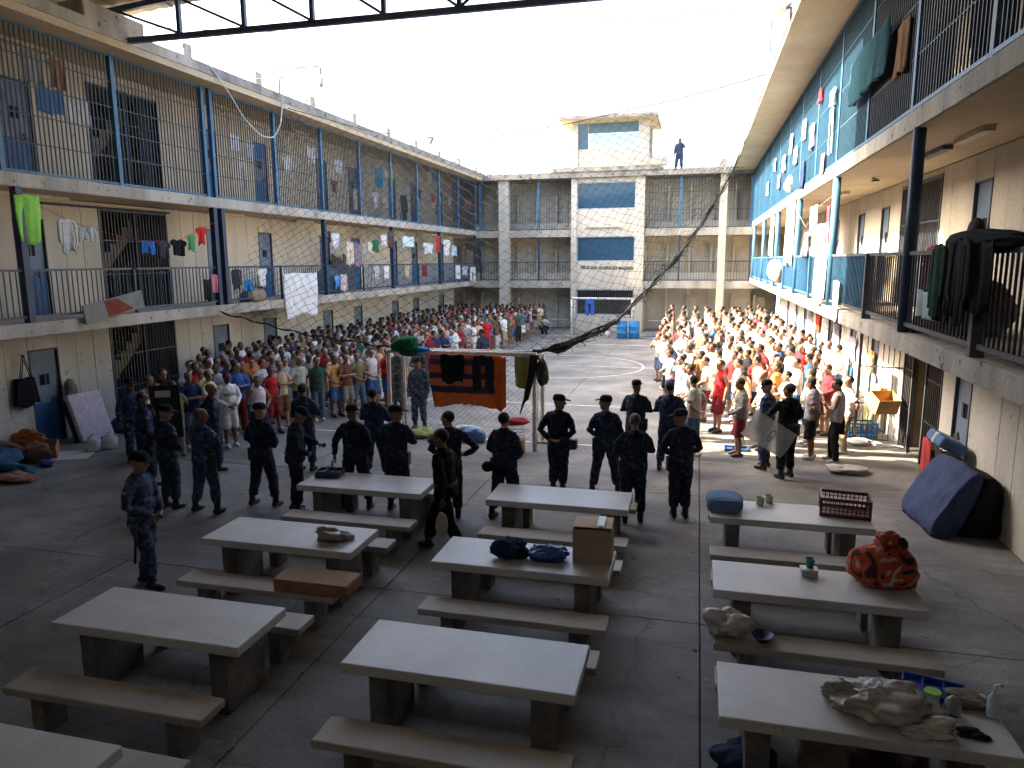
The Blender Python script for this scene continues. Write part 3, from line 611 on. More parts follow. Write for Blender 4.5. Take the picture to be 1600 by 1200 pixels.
    br.add(bv, bf); br.v = [tuple(HR @ Vector(p)) for p in br.v]; warp(br)
    ey = MB()
    for s in (-1, 1): ey.ell((s * .03, .083, 1.618), (.013, .009, .007), 6, 4); ey.box(s * .03 - .018, s * .03 + .018, .082, .094, 1.637, 1.644)
    ey.box(-.022, .022, .083, .0915, 1.5505, 1.5545); ey.v = [tuple(HR @ Vector(p)) for p in ey.v]; warp(ey)
    RM.out[(*key, 'hair')] = hm.mesh('hair', True); RM.out[(*key, 'cap')] = cd.mesh('cap', True); RM.out[(*key, 'brim')] = br.mesh('brim'); RM.out[(*key, 'eyes')] = ey.mesh('eyes')
    mk_ = MB(); mk_.loft([(1.515, .04, .03, 0, .068), (1.54, .052, .04, 0, .066), (1.585, .056, .038, 0, .07), (1.60, .03, .02, 0, .09)], 12); mk_.v = [tuple(HR @ Vector(p)) for p in mk_.v]; RM.out[(*key, 'mask')] = warp(mk_).mesh('mask', True)
    return ak

def person(key, loc, heading, label, cat, group, skin, shirt, legs, shoe, head='hair', hairc=(.012, .010, .009), scale=1., uni=False, mats=None):
    o = thing('person', label, cat, loc, group); o.rotation_euler.z = R(heading); o.scale = (scale,) * 3
    cm = UNI if uni else CLOTH; G = lambda k: RM.out[(*key, k)]
    ch = lambda n, k, m, c: child(n, G(k), m, o, c)
    ch('body', 'body', SKIN, skin); ch('shirt', 'shirt', cm, shirt); bo = ch('legwear', 'legs', cm, legs)
    for k in (0, 1): ch('boot' if uni else 'shoe', f'shoe{k}', LEATH, shoe)
    if head == 'hair': ch('hair', 'hair', HAIR, hairc)
    elif head == 'cap': c = ch('cap', 'cap', cm, hairc); b = child('brim', G('brim'), CLOTH, c, hairc)
    e = ch('eyes', 'eyes', HAIR, (.01, .008, .007)); e['kind'] = 'stuff'
    return o
PROTO = [('front', 'front', 'tee', 'shorts', 8, 18), ('front', 'front', 'tank', 'shorts', -20, 22), ('down', 'down', 'tee', 'trousers', 15, 5), ('crossed', 'crossed', 'tee', 'shorts', -10, 8),
         ('behind', 'behind', 'tee', 'trousers', 25, 0), ('down', 'down', 'tank', 'shorts', 0, 12), ('crossed', 'crossed', 'long', 'trousers', 20, 10), ('face', 'down', 'tee', 'shorts', -15, 10),
         ('front', 'front', 'long', 'shorts', 0, 20), ('behind', 'behind', 'tee', 'shorts', -30, 14), ('crossed', 'crossed', 'tank', 'trousers', 10, 20), ('down', 'front', 'tee', 'shorts', 35, 0), ('behind', 'behind', 'tee', 'shorts', 0, 26), ('front', 'front', 'tee', 'trousers', -35, 12)]
for i, (a, b, t, l, tu, bo) in enumerate(PROTO):
    fx = rnd.uniform(.09, .15); human(('p', i), (a, b), ((fx, rnd.uniform(-.06, .08)), (-fx, rnd.uniform(-.06, .08))), tu, bo, .0, t, l, fat=rnd.uniform(.95, 1.12))
    if i < 8: human(('lo', i), (a, b), ((.11, .03), (-.11, 0)), tu, bo, 0, t, l, vox=.034, cvox=.04)
human(('crouch',), ('front', 'front'), ((.11, 0), (-.11, 0)), 0, 20, 0, 'tee', 'trousers', crouch=True)
# guards: x, y, heading, arms(right,left), feet, turn, bow, lean, head, tone, label
DK, NB, CB = (.025, .031, .052), (.032, .044, .078), (.055, .075, .125)
N_ = ((.12, .02), (-.12, -.02)); W_ = ((.22, .02), (-.22, -.02)); C_ = ((.09, .0), (-.09, .02)); ST = ((.09, .36), (-.09, -.34))
GUARD = [
 (-6.79, 7.45, -85, 'front', 'front', ((.08, .12), (-.08, -.1)), 12, 12, 0, 'cap', CB, 'guard in peaked cap standing alone left of the tables, facing right'),
 (-9.9, 11.15, -35, 'down', 'front', N_, -35, 0, 0, 'hair', NB, 'guard wearing a white face mask, leftmost in the row, seen from behind'),
 (-8.62, 10.15, -20, 'front', 'front', N_, -45, 10, 0, 'cap', NB, 'guard in flat black cap with arms folded, left of the shaven-headed guard'),
 (-7.88, 10.1, -10, 'crossed', 'crossed', W_, -50, 5, 0, 'bald', CB, 'shaven-headed guard in blue camouflage trousers, feet apart, left group'),
 (-9.3, 12.3, -35, 'behind', 'behind', N_, -45, 0, 0, 'bald', NB, 'bald guard with hands behind back beside the man in white sportswear'),
 (-11.35, 12.45, -115, 'down', 'reach', N_, 10, 0, 0, 'cap', NB, 'guard in light-topped cap behind the black shield by the left gate'),
 (-7.12, 10.62, -5, 'front', 'front', W_, -25, 4, 0, 'cap', DK, 'guard in black cap with folded arms, back turned, left of the tray'),
 (-6.40, 10.45, -55, 'front', 'reach', N_, -10, 25, .12, 'cap', DK, 'guard in black cap bending towards the tray on the table'),
 (-7.5, 12.7, 0, 'crossed', 'crossed', N_, 10, 0, 0, 'hair', NB, 'bare-headed guard behind the two capped guards near the tray'),
 (-5.5, 10.85, 5, 'down', 'wide', W_, 55, 5, 0, 'cap', DK, 'guard in black cap with a baton hanging by his left side'),
 (-5.9, 12.5, 0, 'crossed', 'crossed', ((.25, -.05), (-.2, .05)), 0, 0, 0, 'hair', NB, 'bare-headed guard with legs wide apart left of the near goal post'),
 (-4.78, 10.95, 0, 'crossed', 'front', N_, -70, 0, 0, 'cap', DK, 'guard in black cap looking right, in front of the near goal'),
 (-3.78, 10.75, 15, 'hip', 'front', N_, 65, 5, .05, 'hair', DK, 'guard with his right hand on his hip behind the walking man'),
 (-3.36, 9.35, 78, 'down', 'swing', ST, 10, 5, .06, 'hair', (.013, .009, .010), 'walking man in dark brown jacket between the tables carrying a pale bag'),
 (-2.9, 10.9, -15, 'front', 'front', W_, 0, 0, 0, 'hair', DK, 'bare-headed guard with a cap hung at his hip, right of the walking man'),
 (-2.33, 12.5, -5, 'behind', 'behind', C_, -70, 4, 0, 'cap', DK, 'guard in black cap with hands behind back right of the goal, looking right'),
 (-1.49, 12.6, 5, 'down', 'front', W_, 70, 0, 0, 'cap', NB, 'guard in black cap looking left, second right of the goal'),
 (-1.11, 14.4, -5, 'crossed', 'crossed', N_, -20, 0, 0, 'cap', DK, 'guard in cap standing further back, behind the grey-haired guard'),
 (-.88, 11.25, 8, 'crossed', 'front', N_, 15, 0, 0, 'hair', DK, 'stocky grey-haired guard seen from behind with equipment belt'),
 (-.46, 14.5, -5, 'crossed', 'crossed', ((.10, .1), (-.14, -.15)), 0, 0, 0, 'hair', NB, 'bare-headed guard beside the sunlit crowd, back to the viewer'),
 (-.16, 11.65, 15, 'front', 'front', C_, 60, 8, 0, 'cap', DK, 'guard in peaked cap looking left, rightmost of the central group'),
 (1.75, 14.35, 35, 'front', 'reach', N_, 20, 5, 0, 'hair', (.013, .013, .016), 'dark-haired guard holding the clear riot shield before the sunlit crowd'),
 (1.42, 14.95, 60, 'down', 'down', N_, 20, 10, 0, 'cap', CB, 'guard in camouflage and cap half hidden behind the shield bearer'),
 (-6.66, 16.75, 175, 'down', 'down', N_, 0, 10, 0, 'cap', CB, 'guard in blue camouflage standing behind the near goal net'),
 (-6.35, 20.0, 170, 'front', 'front', N_, 0, 0, 0, 'hair', NB, 'guard mostly hidden by the orange blanket, only boots showing'),
 (-7.3, 24.5, 60, 'front', 'down', N_, 30, 15, 0, 'hair', NB, 'guard in navy beside the left crowd beyond the goal crossbar'),
 (-8.15, 18.9, 150, 'front', 'front', N_, 0, 5, 0, 'cap', (.07, .07, .065), 'soldier in grey camouflage left of the goal, nearer the red jacket'),
 (-7.7, 19.5, 160, 'crossed', 'crossed', N_, 20, 5, 0, 'cap', (.075, .075, .07), 'soldier in grey camouflage left of the goal, nearer the goal net')]
for i, g in enumerate(GUARD): human(('g', i), (g[3], g[4]), g[5], g[6], g[7], g[8], 'uniform', 'uniform', cvox=.0145, fat=1.12 if i in (18, 14) else 1.03)
human(('roof',), ('down', 'face'), ((.2, .02), (-.13, 0)), 0, 0, 0, 'uniform', 'uniform')
RM.run()
SK = [(.30, .165, .105), (.24, .125, .078), (.36, .21, .14), (.17, .085, .052), (.42, .26, .18), (.09, .045, .03)]
for i, g in enumerate(GUARD):
    sk = SK[3] if i in (3, 4) else SK[(i * 7) % 4]
    hc = (.012, .013, .017)
    if g[9] == 'hair': hc = (.10, .095, .09) if i == 18 else (.012, .010, .009)
    o = person(('g', i), (g[0], g[1], 0), g[2], g[11], 'person', 'guards watching the yard', sk, g[10], g[10], (.008, .008, .009), g[9], hc, 1.06 if i in (13, 21) else 1.03, True)
    sc = g[10]
    lean = g[8]
    bt = MB().loft([(.985, .19, .142, 0, -.005), (1.035, .186, .139, 0, -.005)], 18).mesh('belt', False)
    child('belt', bt, LEATH, o, (.01, .01, .011))
    hs = 1 if i % 2 else -1
    child('holster', MB().box(hs * .20 - .03, hs * .20 + .03, -.07, .06, .78, 1.0).mesh('holster'), LEATH, o, (.01, .01, .011), .012)
    for s in (-1, 1): child('shoulder_tab', MB().obox((s * .15, -.012 + lean * .52, 1.437), (.085, .05, .012), Matrix.Rotation(s * .42, 3, 'Y')).mesh('shoulder_tab'), CLOTH, o, tuple(min(1, c * 1.3) for c in sc))
    if i < 6:
        P = Vector(ARM[g[3]][0]).lerp(Vector(ARM[g[3]][1]), .35)
        child('shoulder_patch', MB().obox((P.x + .062, P.y, P.z), (.012, .06, .045)).mesh('shoulder_patch'), CLOTH, o, (.45, .30, .10))
    if i == 1: child('face_mask', RM.out[('g', 1, 'mask')], CLOTH, o, (.75, .78, .8))
    if i in (9, 0): child('baton', MB().tube([(-.40, .02, .80), (-.40, -.02, .22)] if i == 9 else [(.25, .10, .92), (.27, .05, .42)], .016, 8).mesh('baton', True), LEATH, o, (.008, .008, .008))
    if i == 14: child('hung_cap', MB().ell((-.25, -.1, .86), (.10, .10, .085), 12, 7).mesh('hung_cap', True), CLOTH, o, (.012, .012, .016))
    if i == 15:
        child('pouch', MB().box(.19, .33, -.05, .10, .80, .98).mesh('pouch'), LEATH, o, (.03, .03, .033), .02)
person(('roof',), (-1.27, 43.9, 9.165), 176, 'lone guard standing on the far roof right of the tower', 'person', 'guards watching the yard', SK[1], (.045, .07, .13), (.04, .06, .11), (.01, .01, .01), 'hair', (.01, .01, .01), 1.02, False)

COLN = {'white': (.74, .74, .72), 'pale grey': (.48, .48, .47), 'grey': (.24, .24, .25), 'black': (.018, .018, .02), 'navy': (.025, .04, .10), 'blue': (.05, .14, .34), 'sky blue': (.25, .40, .52), 'red': (.52, .03, .035), 'maroon': (.22, .03, .045), 'orange': (.66, .26, .09), 'apricot': (.68, .36, .17),
        'olive': (.20, .19, .11), 'dark green': (.045, .10, .075), 'mint': (.36, .60, .50), 'beige': (.52, .43, .30), 'yellow': (.70, .58, .14), 'pink': (.65, .34, .38), 'brown': (.16, .09, .055), 'denim': (.10, .16, .24), 'teal': (.04, .30, .36), 'khaki': (.36, .30, .20), 'cream': (.66, .58, .42)}
TOPC = ['white'] * 10 + ['pale grey'] * 4 + ['grey'] * 4 + ['black'] * 3 + ['navy'] * 3 + ['blue', 'sky blue', 'red', 'red', 'red', 'maroon', 'maroon', 'orange', 'olive', 'olive', 'dark green', 'beige', 'beige', 'brown', 'pink', 'denim', 'cream', 'cream']
BOTC = ['denim', 'navy', 'blue', 'grey', 'black', 'khaki', 'maroon', 'pale grey', 'brown', 'white']
TOPN = {'tee': 'T-shirt', 'tank': 'vest', 'long': 'sweatshirt'}; BOTN = {'shorts': 'shorts', 'trousers': 'trousers'}
pr = random.Random(5); used_pos = []
def inmate(i, loc, hd, tc, bc, where, sc=None, skin=None, shoe=None, group='men standing in the left crowd'):
    a, b, t, l, tu, bo = PROTO[i]
    lab = f'man in {tc} {TOPN[t]}, {bc} {BOTN[l]}, {where}'
    if len(lab.replace('-', ' ').split()) > 16: lab = lab.replace(' crowd', '').replace('man in ', '') if False else lab.replace('file from aisle', 'aisle file')
    if len(lab.replace('-', ' ').split()) > 16: lab = lab.replace('man in ', '').replace(f', {bc} {BOTN[l]}', '')
    o = person(('p', i), (*loc, 0), hd, lab, 'person', group, skin or pr.choice(SK[:5]), tuple(c * pr.uniform(.9, 1.1) for c in COLN[tc]), COLN[bc], shoe or pr.choice([(.7, .7, .68), (.02, .02, .02), (.5, .5, .5), (.1, .07, .05)]), 'hair' if pr.random() < .93 else 'bald', pr.choice([(.012, .01, .009), (.02, .015, .012), (.03, .022, .016)]), sc or pr.uniform(.94, 1.03))
    used_pos.append(loc); return o
HAND = [  # proto, x, y, heading, top, bottom
 (8, -10.2, 14.05, -120, 'white', 'white', 'jersey lettering on chest, front left of the crowd'), (3, -10.95, 13.75, -120, 'navy', 'denim', 'beside the black shield'), (4, -10.85, 13.1, -130, 'olive', 'grey', 'dark-skinned, right behind the black shield'),
 (6, -10.75, 15.2, -115, 'blue', 'maroon', 'behind the white sportswear man'), (1, -9.45, 14.1, -120, 'white', 'navy', 'red print, by the red vest man'), (1, -9.95, 15.4, -110, 'red', 'maroon', 'front edge of left crowd'), (3, -10.1, 16.05, -115, 'beige', 'brown', 'arms folded beside the red vest man'), (0, -9.9, 16.6, -110, 'pale grey', 'navy', 'between beige and dark green shirts'),
 (2, -9.6, 17.0, -140, 'dark green', 'denim', 'stepping out of the left crowd'), (0, -9.4, 17.55, -115, 'apricot', 'blue', 'front edge of left crowd'), (3, -9.15, 17.75, -115, 'brown', 'grey', 'right of the apricot shirt'), (13, -8.98, 18.1, -110, 'olive', 'denim', 'second right of the apricot shirt'),
 (1, -8.75, 18.5, -115, 'white', 'blue', 'beside the red sweatshirt man'), (8, -8.55, 19.1, -115, 'red', 'blue', 'front edge of left crowd')]
HAND += [(9, .0, 15.5, 60, 'pale grey', 'denim', 'leftmost front man of the sunlit crowd'), (8, .98, 15.8, 95, 'grey', 'maroon', 'front of the sunlit crowd by the shield'), (0, 1.5, 16.5, 110, 'white', 'navy', 'just behind the shield bearer'), (5, .62, 18.0, 120, 'red', 'maroon', 'second row of the sunlit crowd'),
 (12, 2.4, 15.9, 70, 'grey', 'black', 'right of the shield bearer'), (10, 2.86, 15.75, 80, 'pale grey', 'black', 'carrying the dark satchel'), (4, 3.2, 16.6, 100, 'white', 'khaki', 'rightmost front of the sunlit crowd'), (1, 1.1, 17.0, 115, 'orange', 'khaki', 'second row behind the shield')]
for (i, x, y, h, t, b, w) in HAND:
    o = inmate(i, (x, y), h, t, b, w, group='men standing in the left crowd' if x < -5 else 'men standing in the sunlit right crowd', skin=SK[5] if 'dark-skinned' in w else SK[3] if i == 8 and t == 'white' else None)
    if 'lettering' in w:
        tm = text_mesh('ROCKE', .085, .002); tm.transform(Matrix.Translation((0, .142, 1.20)) @ Matrix.Rotation(R(180), 4, 'Z') @ Matrix.Rotation(R(90), 4, 'X')); child('shirt_lettering', tm, CLOTH, o, (.03, .03, .03))
def free(p, d): return all((p[0] - q[0]) ** 2 + (p[1] - q[1]) ** 2 > d * d for q in used_pos)
for g in GUARD: used_pos.append((g[0], g[1]))
cands = []
def ledge(y): return np.interp(y, [12.5, 15, 17, 18.7, 25, 34, 42], [-11.2, -10.7, -10.1, -9.3, -8.9, -8.9, -8.6])
def redge(y): return np.interp(y, [15, 17, 22, 25, 40], [.3, .05, -.8, -1.05, -1.35])
for k in range(10):
    n = 0; y = 13.0 + .3 * (k % 2) + max(0, k - 3) * .5
    while y < 41.8:
        x = ledge(y) - np.interp(y, [13, 24, 30], [.50, .54, .62]) * k + pr.uniform(-.12, .12); yy = y + pr.uniform(-.16, .16)
        y += np.interp(y, [13, 22, 32, 42], [.60, .68, .85, .95])
        if x < -14.05 or x < -11.3 - (yy - 12.6) * .5: continue
        cands.append(('L', k, x, yy))
for k in range(8):
    y = 16.1 + .3 * (k % 2)
    while y < 41.5:
        x = redge(y) + .66 * k + pr.uniform(-.15, .15); yy = y + pr.uniform(-.18, .18)
        y += .92 + .006 * (y - 16)
        if x > (3.4 if yy < 22 else 4.0) or yy < 16.6 or (yy < 17.2 and k > 4): continue
        cands.append(('R', k, x, yy))
cands = [c for c in cands if free((c[2], c[3]), .45)]
# nearest and front-most figures are individuals, the far rest one crowd
cands.sort(key=lambda c: c[3] + (c[1] * 1.5 if c[0] == 'L' else c[1] * .6))
NI = 300 - len(HAND) - len(GUARD) - 3
ind, rest = cands[:NI], cands[NI:]
cnt = {}
for side, k, x, y in sorted(ind, key=lambda c: c[3]):
    n = cnt[side, k] = cnt.get((side, k), -1) + 1
    if side == 'L': w = f'left crowd, {ORD[k]} file from aisle, {ORD[n]} from camera'; hd = pr.gauss(-112, 16)
    else: w = f'sunlit crowd, {ORD[k]} file from aisle, {ORD[n]} from camera'; hd = pr.gauss(105, 22)
    tc = pr.choice(TOPC) if side == 'L' else pr.choice(TOPC + ['white'] * 10 + ['orange', 'cream'])
    inmate(pr.randrange(len(PROTO)), (x, y), hd, tc, pr.choice(BOTC), w, group='men standing in the left crowd' if side == 'L' else 'men standing in the sunlit right crowd')
person(('crouch',), (-8.35, 40.4, 0), 160, 'man in white crouching at the far end of the left crowd', 'person', None, SK[1], (.6, .6, .58), (.02, .02, .025), (.02, .02, .02))
def crowd_mass(name, label, lst):
    V = []; F = []; MI = []; mats_ = []; mi = {}
    def slot(kind, c):
        if (kind, c) not in mi:
            mi[kind, c] = len(mats_); mats_.append(mat(f'{kind}_{len(MATS)}', c, tuple(q * .75 for q in c), 8, .85, space='obj'))
        return mi[kind, c]
    off = 0
    for side, k, x, y in lst:
        i = pr.randrange(8); a = R(pr.gauss(-112, 18) if side == 'L' else pr.gauss(105, 25)); s = pr.uniform(.94, 1.03); cs, sn = math.cos(a) * s, math.sin(a) * s
        for kk, m in (('body', slot('crowd_skin', pr.choice(SK[:4]))), ('shirt', slot('crowd_shirt', COLN[pr.choice(TOPC)])), ('legs', slot('crowd_legwear', COLN[pr.choice(BOTC)])), ('hair', slot('crowd_hair', (.015, .012, .01)))):
            me = RM.out[('lo', i, kk)]; v = np.empty(len(me.vertices) * 3); me.vertices.foreach_get('co', v); v = v.reshape(-1, 3)
            V.append(np.stack([v[:, 0] * cs - v[:, 1] * sn + x, v[:, 0] * sn + v[:, 1] * cs + y, v[:, 2] * s], 1)); fs = [tuple(q + off for q in p.vertices) for p in me.polygons]
            F += fs; MI += [m] * len(fs); off += len(v)
    me = bpy.data.meshes.new(name); me.from_pydata(np.concatenate(V).tolist(), [], F)
    for m in mats_: me.materials.append(m)
    me.polygons.foreach_set('material_index', MI); me.shade_smooth(); me.update()
    o = bpy.data.objects.new(name, me); col.objects.link(o); tag(o, label, 'crowd', None, 'stuff')
if rest: crowd_mass('crowd', 'densely packed men in the far rows of both crowds', rest)
#==PART3==
# ------------------------------------------------------------------ goals, nets, ropes
def goal(label, x0, x1, y, depth, z, r, net=True):
    g = thing('football_goal', label, 'goal', ((x0 + x1) / 2, y, 0), 'small white football goals')
    for x in (x0, x1):
        MB().tube([(x, y, 0), (x, y, z)], r, 10).build('post', WHITEP, g, smooth=True)
        MB().tube([(x, y + depth, .04), (x, y + depth, z - .06)], r * .75, 8).build('rear_post', WHITEP, g, smooth=True)
        MB().tube([(x, y + r, z - .03), (x, y + depth, z - .06)], r * .6, 8).build('side_bar', WHITEP, g, smooth=True)
        MB().box(x - .16, x + .16, y + depth - .2, y + depth + .2, 0.005, .04).build('base_plate', mat('old_plank', (.25, .2, .15), None, 6, .9), g)
    MB().tube([(x0 - r, y, z), (x1 + r, y, z)], r, 10).build('crossbar', WHITEP, g, smooth=True)
    MB().tube([(x0, y + depth, z - .06), (x1, y + depth, z - .06)], r * .6, 8).build('rear_bar', WHITEP, g, smooth=True)
    if net:
        m = MB(); nx, nz = 26, 18; rr = .0035
        def P(i, j, s=0):
            u = i / nx; v = j / nz; xx = x0 + (x1 - x0) * u; sag = .10 * math.sin(u * 9 + v * 4) * v
            return Vector((xx + .05 * math.sin(v * 7 + u * 13), y + depth + sag - .35 * v * math.sin(math.pi * u), (z - .08) * (1 - v) + .03))
        for i in range(nx):
            for j in range(nz):
                a = P(i, j)
                for b in (P(i + 1, j + 1), ) if (i + j) % 2 == 0 else ((P(i + 1, j - 1),) if j else ()): m.tube([a, b], rr, 3)
                if (i + j) % 2 == 1: m.tube([P(i + 1, j), P(i, j + 1)], rr, 3)
        for x in (x0, x1):
            for k in range(13): q = depth * k / 12; m.tube([(x, y + q, z - .06), (x + .06 * math.sin(k), y + q, .05)], rr, 3)
            for k in range(10): zz = .15 + (z - .3) * k / 9; m.tube([(x, y, zz), (x, y + depth, zz - .05)], rr, 3)
        m.build('goal_net', THIN, g)['kind'] = 'stuff'
    return g
goal('near white football goal hung with blankets, behind the guards', -6.76, -3.36, 15.2, .9, 2.15, .05)
goal('far white football goal in front of the tower', -6.75, -3.43, 40.1, 1.0, 2.07, .06)
net = thing('ball_stop_net', 'large black net strung across the yard, gathered down to the near goal', 'net', (-5, 21, 0))
TP = [(-13.0, 21.4, 9.0), (-9.8, 21.5, 8.05), (-6.6, 21.5, 7.66), (-3.8, 21.5, 8.0), (-1.04, 21.5, 8.44), (.8, 21.5, 8.82), (1.75, 21.5, 9.05)]
BP = [(-13.1, 18.0, 2.75), (-9.8, 16.6, 2.35), (-6.7, 15.35, 2.2), (-3.4, 15.3, 2.18), (-2.52, 16, 2.35), (-1.85, 17, 2.7), (-1.23, 18.5, 3.38), (-.53, 20, 4.25), (.1, 21, 5.2), (.74, 21.5, 6.33), (1.1, 21.5, 7.3)]
def cr_curve(P, n):
    P = np.array(P, float); d = np.r_[0, np.cumsum(np.linalg.norm(np.diff(P, axis=0), axis=1))]; d /= d[-1]; t = np.linspace(0, 1, n)
    o = np.stack([np.interp(t, d, P[:, k]) for k in range(3)], 1)
    for _ in range(max(2, n // 14)): o[1:-1] = (o[:-2] + 2 * o[1:-1] + o[2:]) / 4
    return o
NU, NV = 92, 44
TA, BA = cr_curve(TP, NU + 1), cr_curve(BP, NU + 1); nr = np.random.RandomState(3)
nod = np.zeros((NU + 1, NV + 1, 3))
for j in range(NV + 1):
    v = j / NV; nod[:, j] = TA * (1 - v) + BA * v
    nod[:, j, 2] -= .9 * math.sin(math.pi * v) * (1 - np.linspace(0, 1, NU + 1)) * .5; nod[:, j, 1] += .5 * math.sin(math.pi * v) * np.sin(np.linspace(0, 9, NU + 1) + 2 * v)
nod[1:-1, 1:-1] += nr.normal(0, .018, nod[1:-1, 1:-1].shape)
nm = MB(); kn = MB()
for i in range(NU):
    for j in range(NV):
        if (i + j) % 2 == 0: a, b = nod[i, j], nod[i + 1, j + 1]
        else: a, b = nod[i + 1, j], nod[i, j + 1]
        nm.tube([a, b], .0042, 3)
        if (i + j) % 2 == 0:
            p = nod[i, j]; r = .0135; kn.add([p + np.array(q) * r for q in ((1, 0, 0), (-1, 0, 0), (0, 1, 0), (0, -1, 0), (0, 0, 1), (0, 0, -1))], [(0, 2, 4), (2, 1, 4), (1, 3, 4), (3, 0, 4), (2, 0, 5), (1, 2, 5), (3, 1, 5), (0, 3, 5)])
nm.build('net_mesh', ROPE, net)['kind'] = 'stuff'; kn.build('net_knots', ROPE, net)['kind'] = 'stuff'
MB().tube(TA, .012, 6).build('top_cable', ROPE, net)
be = cr_curve(BP[3:], 60); fr_ = random.Random(2)
for s in range(11):
    pts = []; o1, o2 = fr_.uniform(0, 50), fr_.uniform(0, 50); k1 = fr_.randint(44, 60)
    for k, p in enumerate(be[:k1]):
        w = .15 * (1 - .5 * k / 60) if k > 2 else .05; q = k * .16
        pts.append((p[0] + w * mn.noise((q, o1, 0)), p[1] + w * mn.noise((q, o2, 3)), p[2] + w * mn.noise((q, o1, 9)) - .03 * math.sin(k * .9 + o1) * (k % 3 == 0)))
    MB().tube(pts, [.024 * (1 - .55 * k / 60) * (1 + .35 * mn.noise((k * .5, o2, 1))) for k in range(k1)], 5).build('gathered_edge', ROPE, net)
ldm = MB()
for k in range(0, 56):
    p = be[k]
    for _ in range(4): d = Vector((fr_.gauss(0, .10), fr_.gauss(0, .08), fr_.gauss(-.02, .09))); ldm.tube([Vector(p) + d * .2, Vector(p) + d + Vector((0, 0, .03)), Vector(p) + d * .5 + Vector((fr_.gauss(0, .12), 0, fr_.gauss(0, .06)))], .006, 3)
ldm.build('loose_loops', ROPE, net)['kind'] = 'stuff'
for s in range(4): MB().tube([(-3.42 + .05 * s, 15.12 - .03 * s, 2.16), (-3.46 + .03 * s, 15.08, 1.7), (-3.55 + .02 * s, 15.08, 1.2), (-3.66 + .015 * s, 15.1, .85 + .08 * s)], [.035, .04, .03, .012], 6).build('gathered_tail', ROPE, net)
be2 = cr_curve(BP[:3], 30)
for s in range(2): MB().tube([(p[0], p[1] + .03 * math.sin(k + s * 2), p[2] + .03 * math.cos(k * 1.3 + s)) for k, p in enumerate(be2)], .014, 5).build('lower_cord', ROPE, net)
for k, (a, b, sag, nm_) in enumerate((((-12.6, 15.6, 9.6), (1.8, 17.2, 9.4), .3, 'nearest the truss'), ((-12.6, 17.5, 9.3), (1.8, 18.0, 9.35), .5, 'second from the truss'), ((-12.6, 19.4, 9.3), (1.8, 19.0, 9.4), .25, 'third from the truss'))):
    pts = [Vector(a).lerp(Vector(b), t / 24) - Vector((0, 0, sag * 4 * (t / 24) * (1 - t / 24))) for t in range(25)]
    tag(MB().tube(pts, .011, 4).build('overhead_wire', WIRE), f'thin wire sagging across the open sky, {nm_}', 'wire', 'wires across the yard')

# ------------------------------------------------------------------ hanging laundry
def sheet_mesh(rows, ncol, gaps, amp, seed, w, h, thick=.012, nrow=12, lowfreq=3):
    """rows: (v,u0,u1); gaps: (v0,u0,u1) slit below v0; local x = width, z = down from 0"""
    q = random.Random(seed); p1, p2, p3 = [q.uniform(0, 6) for _ in range(3)]
    vs_ = [r[0] for r in rows]; V = []; C = ncol + 1
    for j in range(nrow + 1):
        v = j / nrow; u0 = np.interp(v, vs_, [r[1] for r in rows]); u1 = np.interp(v, vs_, [r[2] for r in rows])
        for i in range(C):
            u = i / ncol; x = (u0 + (u1 - u0) * u - .5) * w
            d = amp * (.25 + v) * (math.sin(u * lowfreq * 6.28 + p1 + v) * .6 + math.sin(u * lowfreq * 11 + p2 + v * 2) * .4)
            zz = -v * h * (1 + .05 * math.sin(u * 7 + p3)) - .015 * math.sin(u * 9 + p1)
            V.append((x, d, zz))
    cells = set((i, j) for i in range(ncol) for j in range(nrow))
    for v0, a, b in gaps:
        for (i, j) in list(cells):
            if (j + .5) / nrow > v0 and a <= (i + .5) / ncol <= b: cells.discard((i, j))
    idx = lambda i, j: j * C + i; n = len(V); F = []; ed = {}
    for i, j in cells:
        a = (idx(i, j), idx(i + 1, j), idx(i + 1, j + 1), idx(i, j + 1)); F.append(a); F.append(tuple(k + n for k in reversed(a)))
        for k in range(4): e = (a[k], a[(k + 1) % 4]); ed[e] = 1
    for (a, b) in ed:
        if (b, a) not in ed: F.append((b, a, a + n, b + n))
    V2 = V + [(x, y + thick, z) for x, y, z in V]
    used = sorted(set(k for f in F for k in f)); mp = {k: i for i, k in enumerate(used)}
    m = MB(); m.v = [V2[k] for k in used]; m.f = [tuple(mp[k] for k in f) for f in F]; return m
SHP = {'tee': ([(0, .2, .8), (.04, .06, .94), (.12, 0, 1), (.32, .03, .97), (.36, .17, .83), (1, .15, .85)], []), 'shorts': ([(0, .1, .9), (.4, .03, .97), (1, 0, 1)], [(.45, .42, .58)]), 'trousers': ([(0, .12, .88), (.3, .05, .95), (1, .08, .92)], [(.3, .4, .6)]),
       'towel': ([(0, 0, 1), (1, .03, .97)], []), 'sheet': ([(0, .02, .98), (.4, 0, 1), (1, .06, .95)], []), 'jacket': ([(0, .25, .75), (.06, .05, .95), (.7, 0, 1), (.72, .14, .86), (1, .12, .88)], [(.12, .17, .22), (.12, .78, .83)])}
GN = {'tee': 'hanging_shirt', 'shorts': 'hanging_shorts', 'trousers': 'hanging_trousers', 'towel': 'hanging_towel', 'sheet': 'hanging_sheet', 'jacket': 'hanging_jacket'}
GC = {'tee': 'shirt', 'shorts': 'shorts', 'trousers': 'trousers', 'towel': 'towel', 'sheet': 'sheet', 'jacket': 'jacket'}
seedn = 0
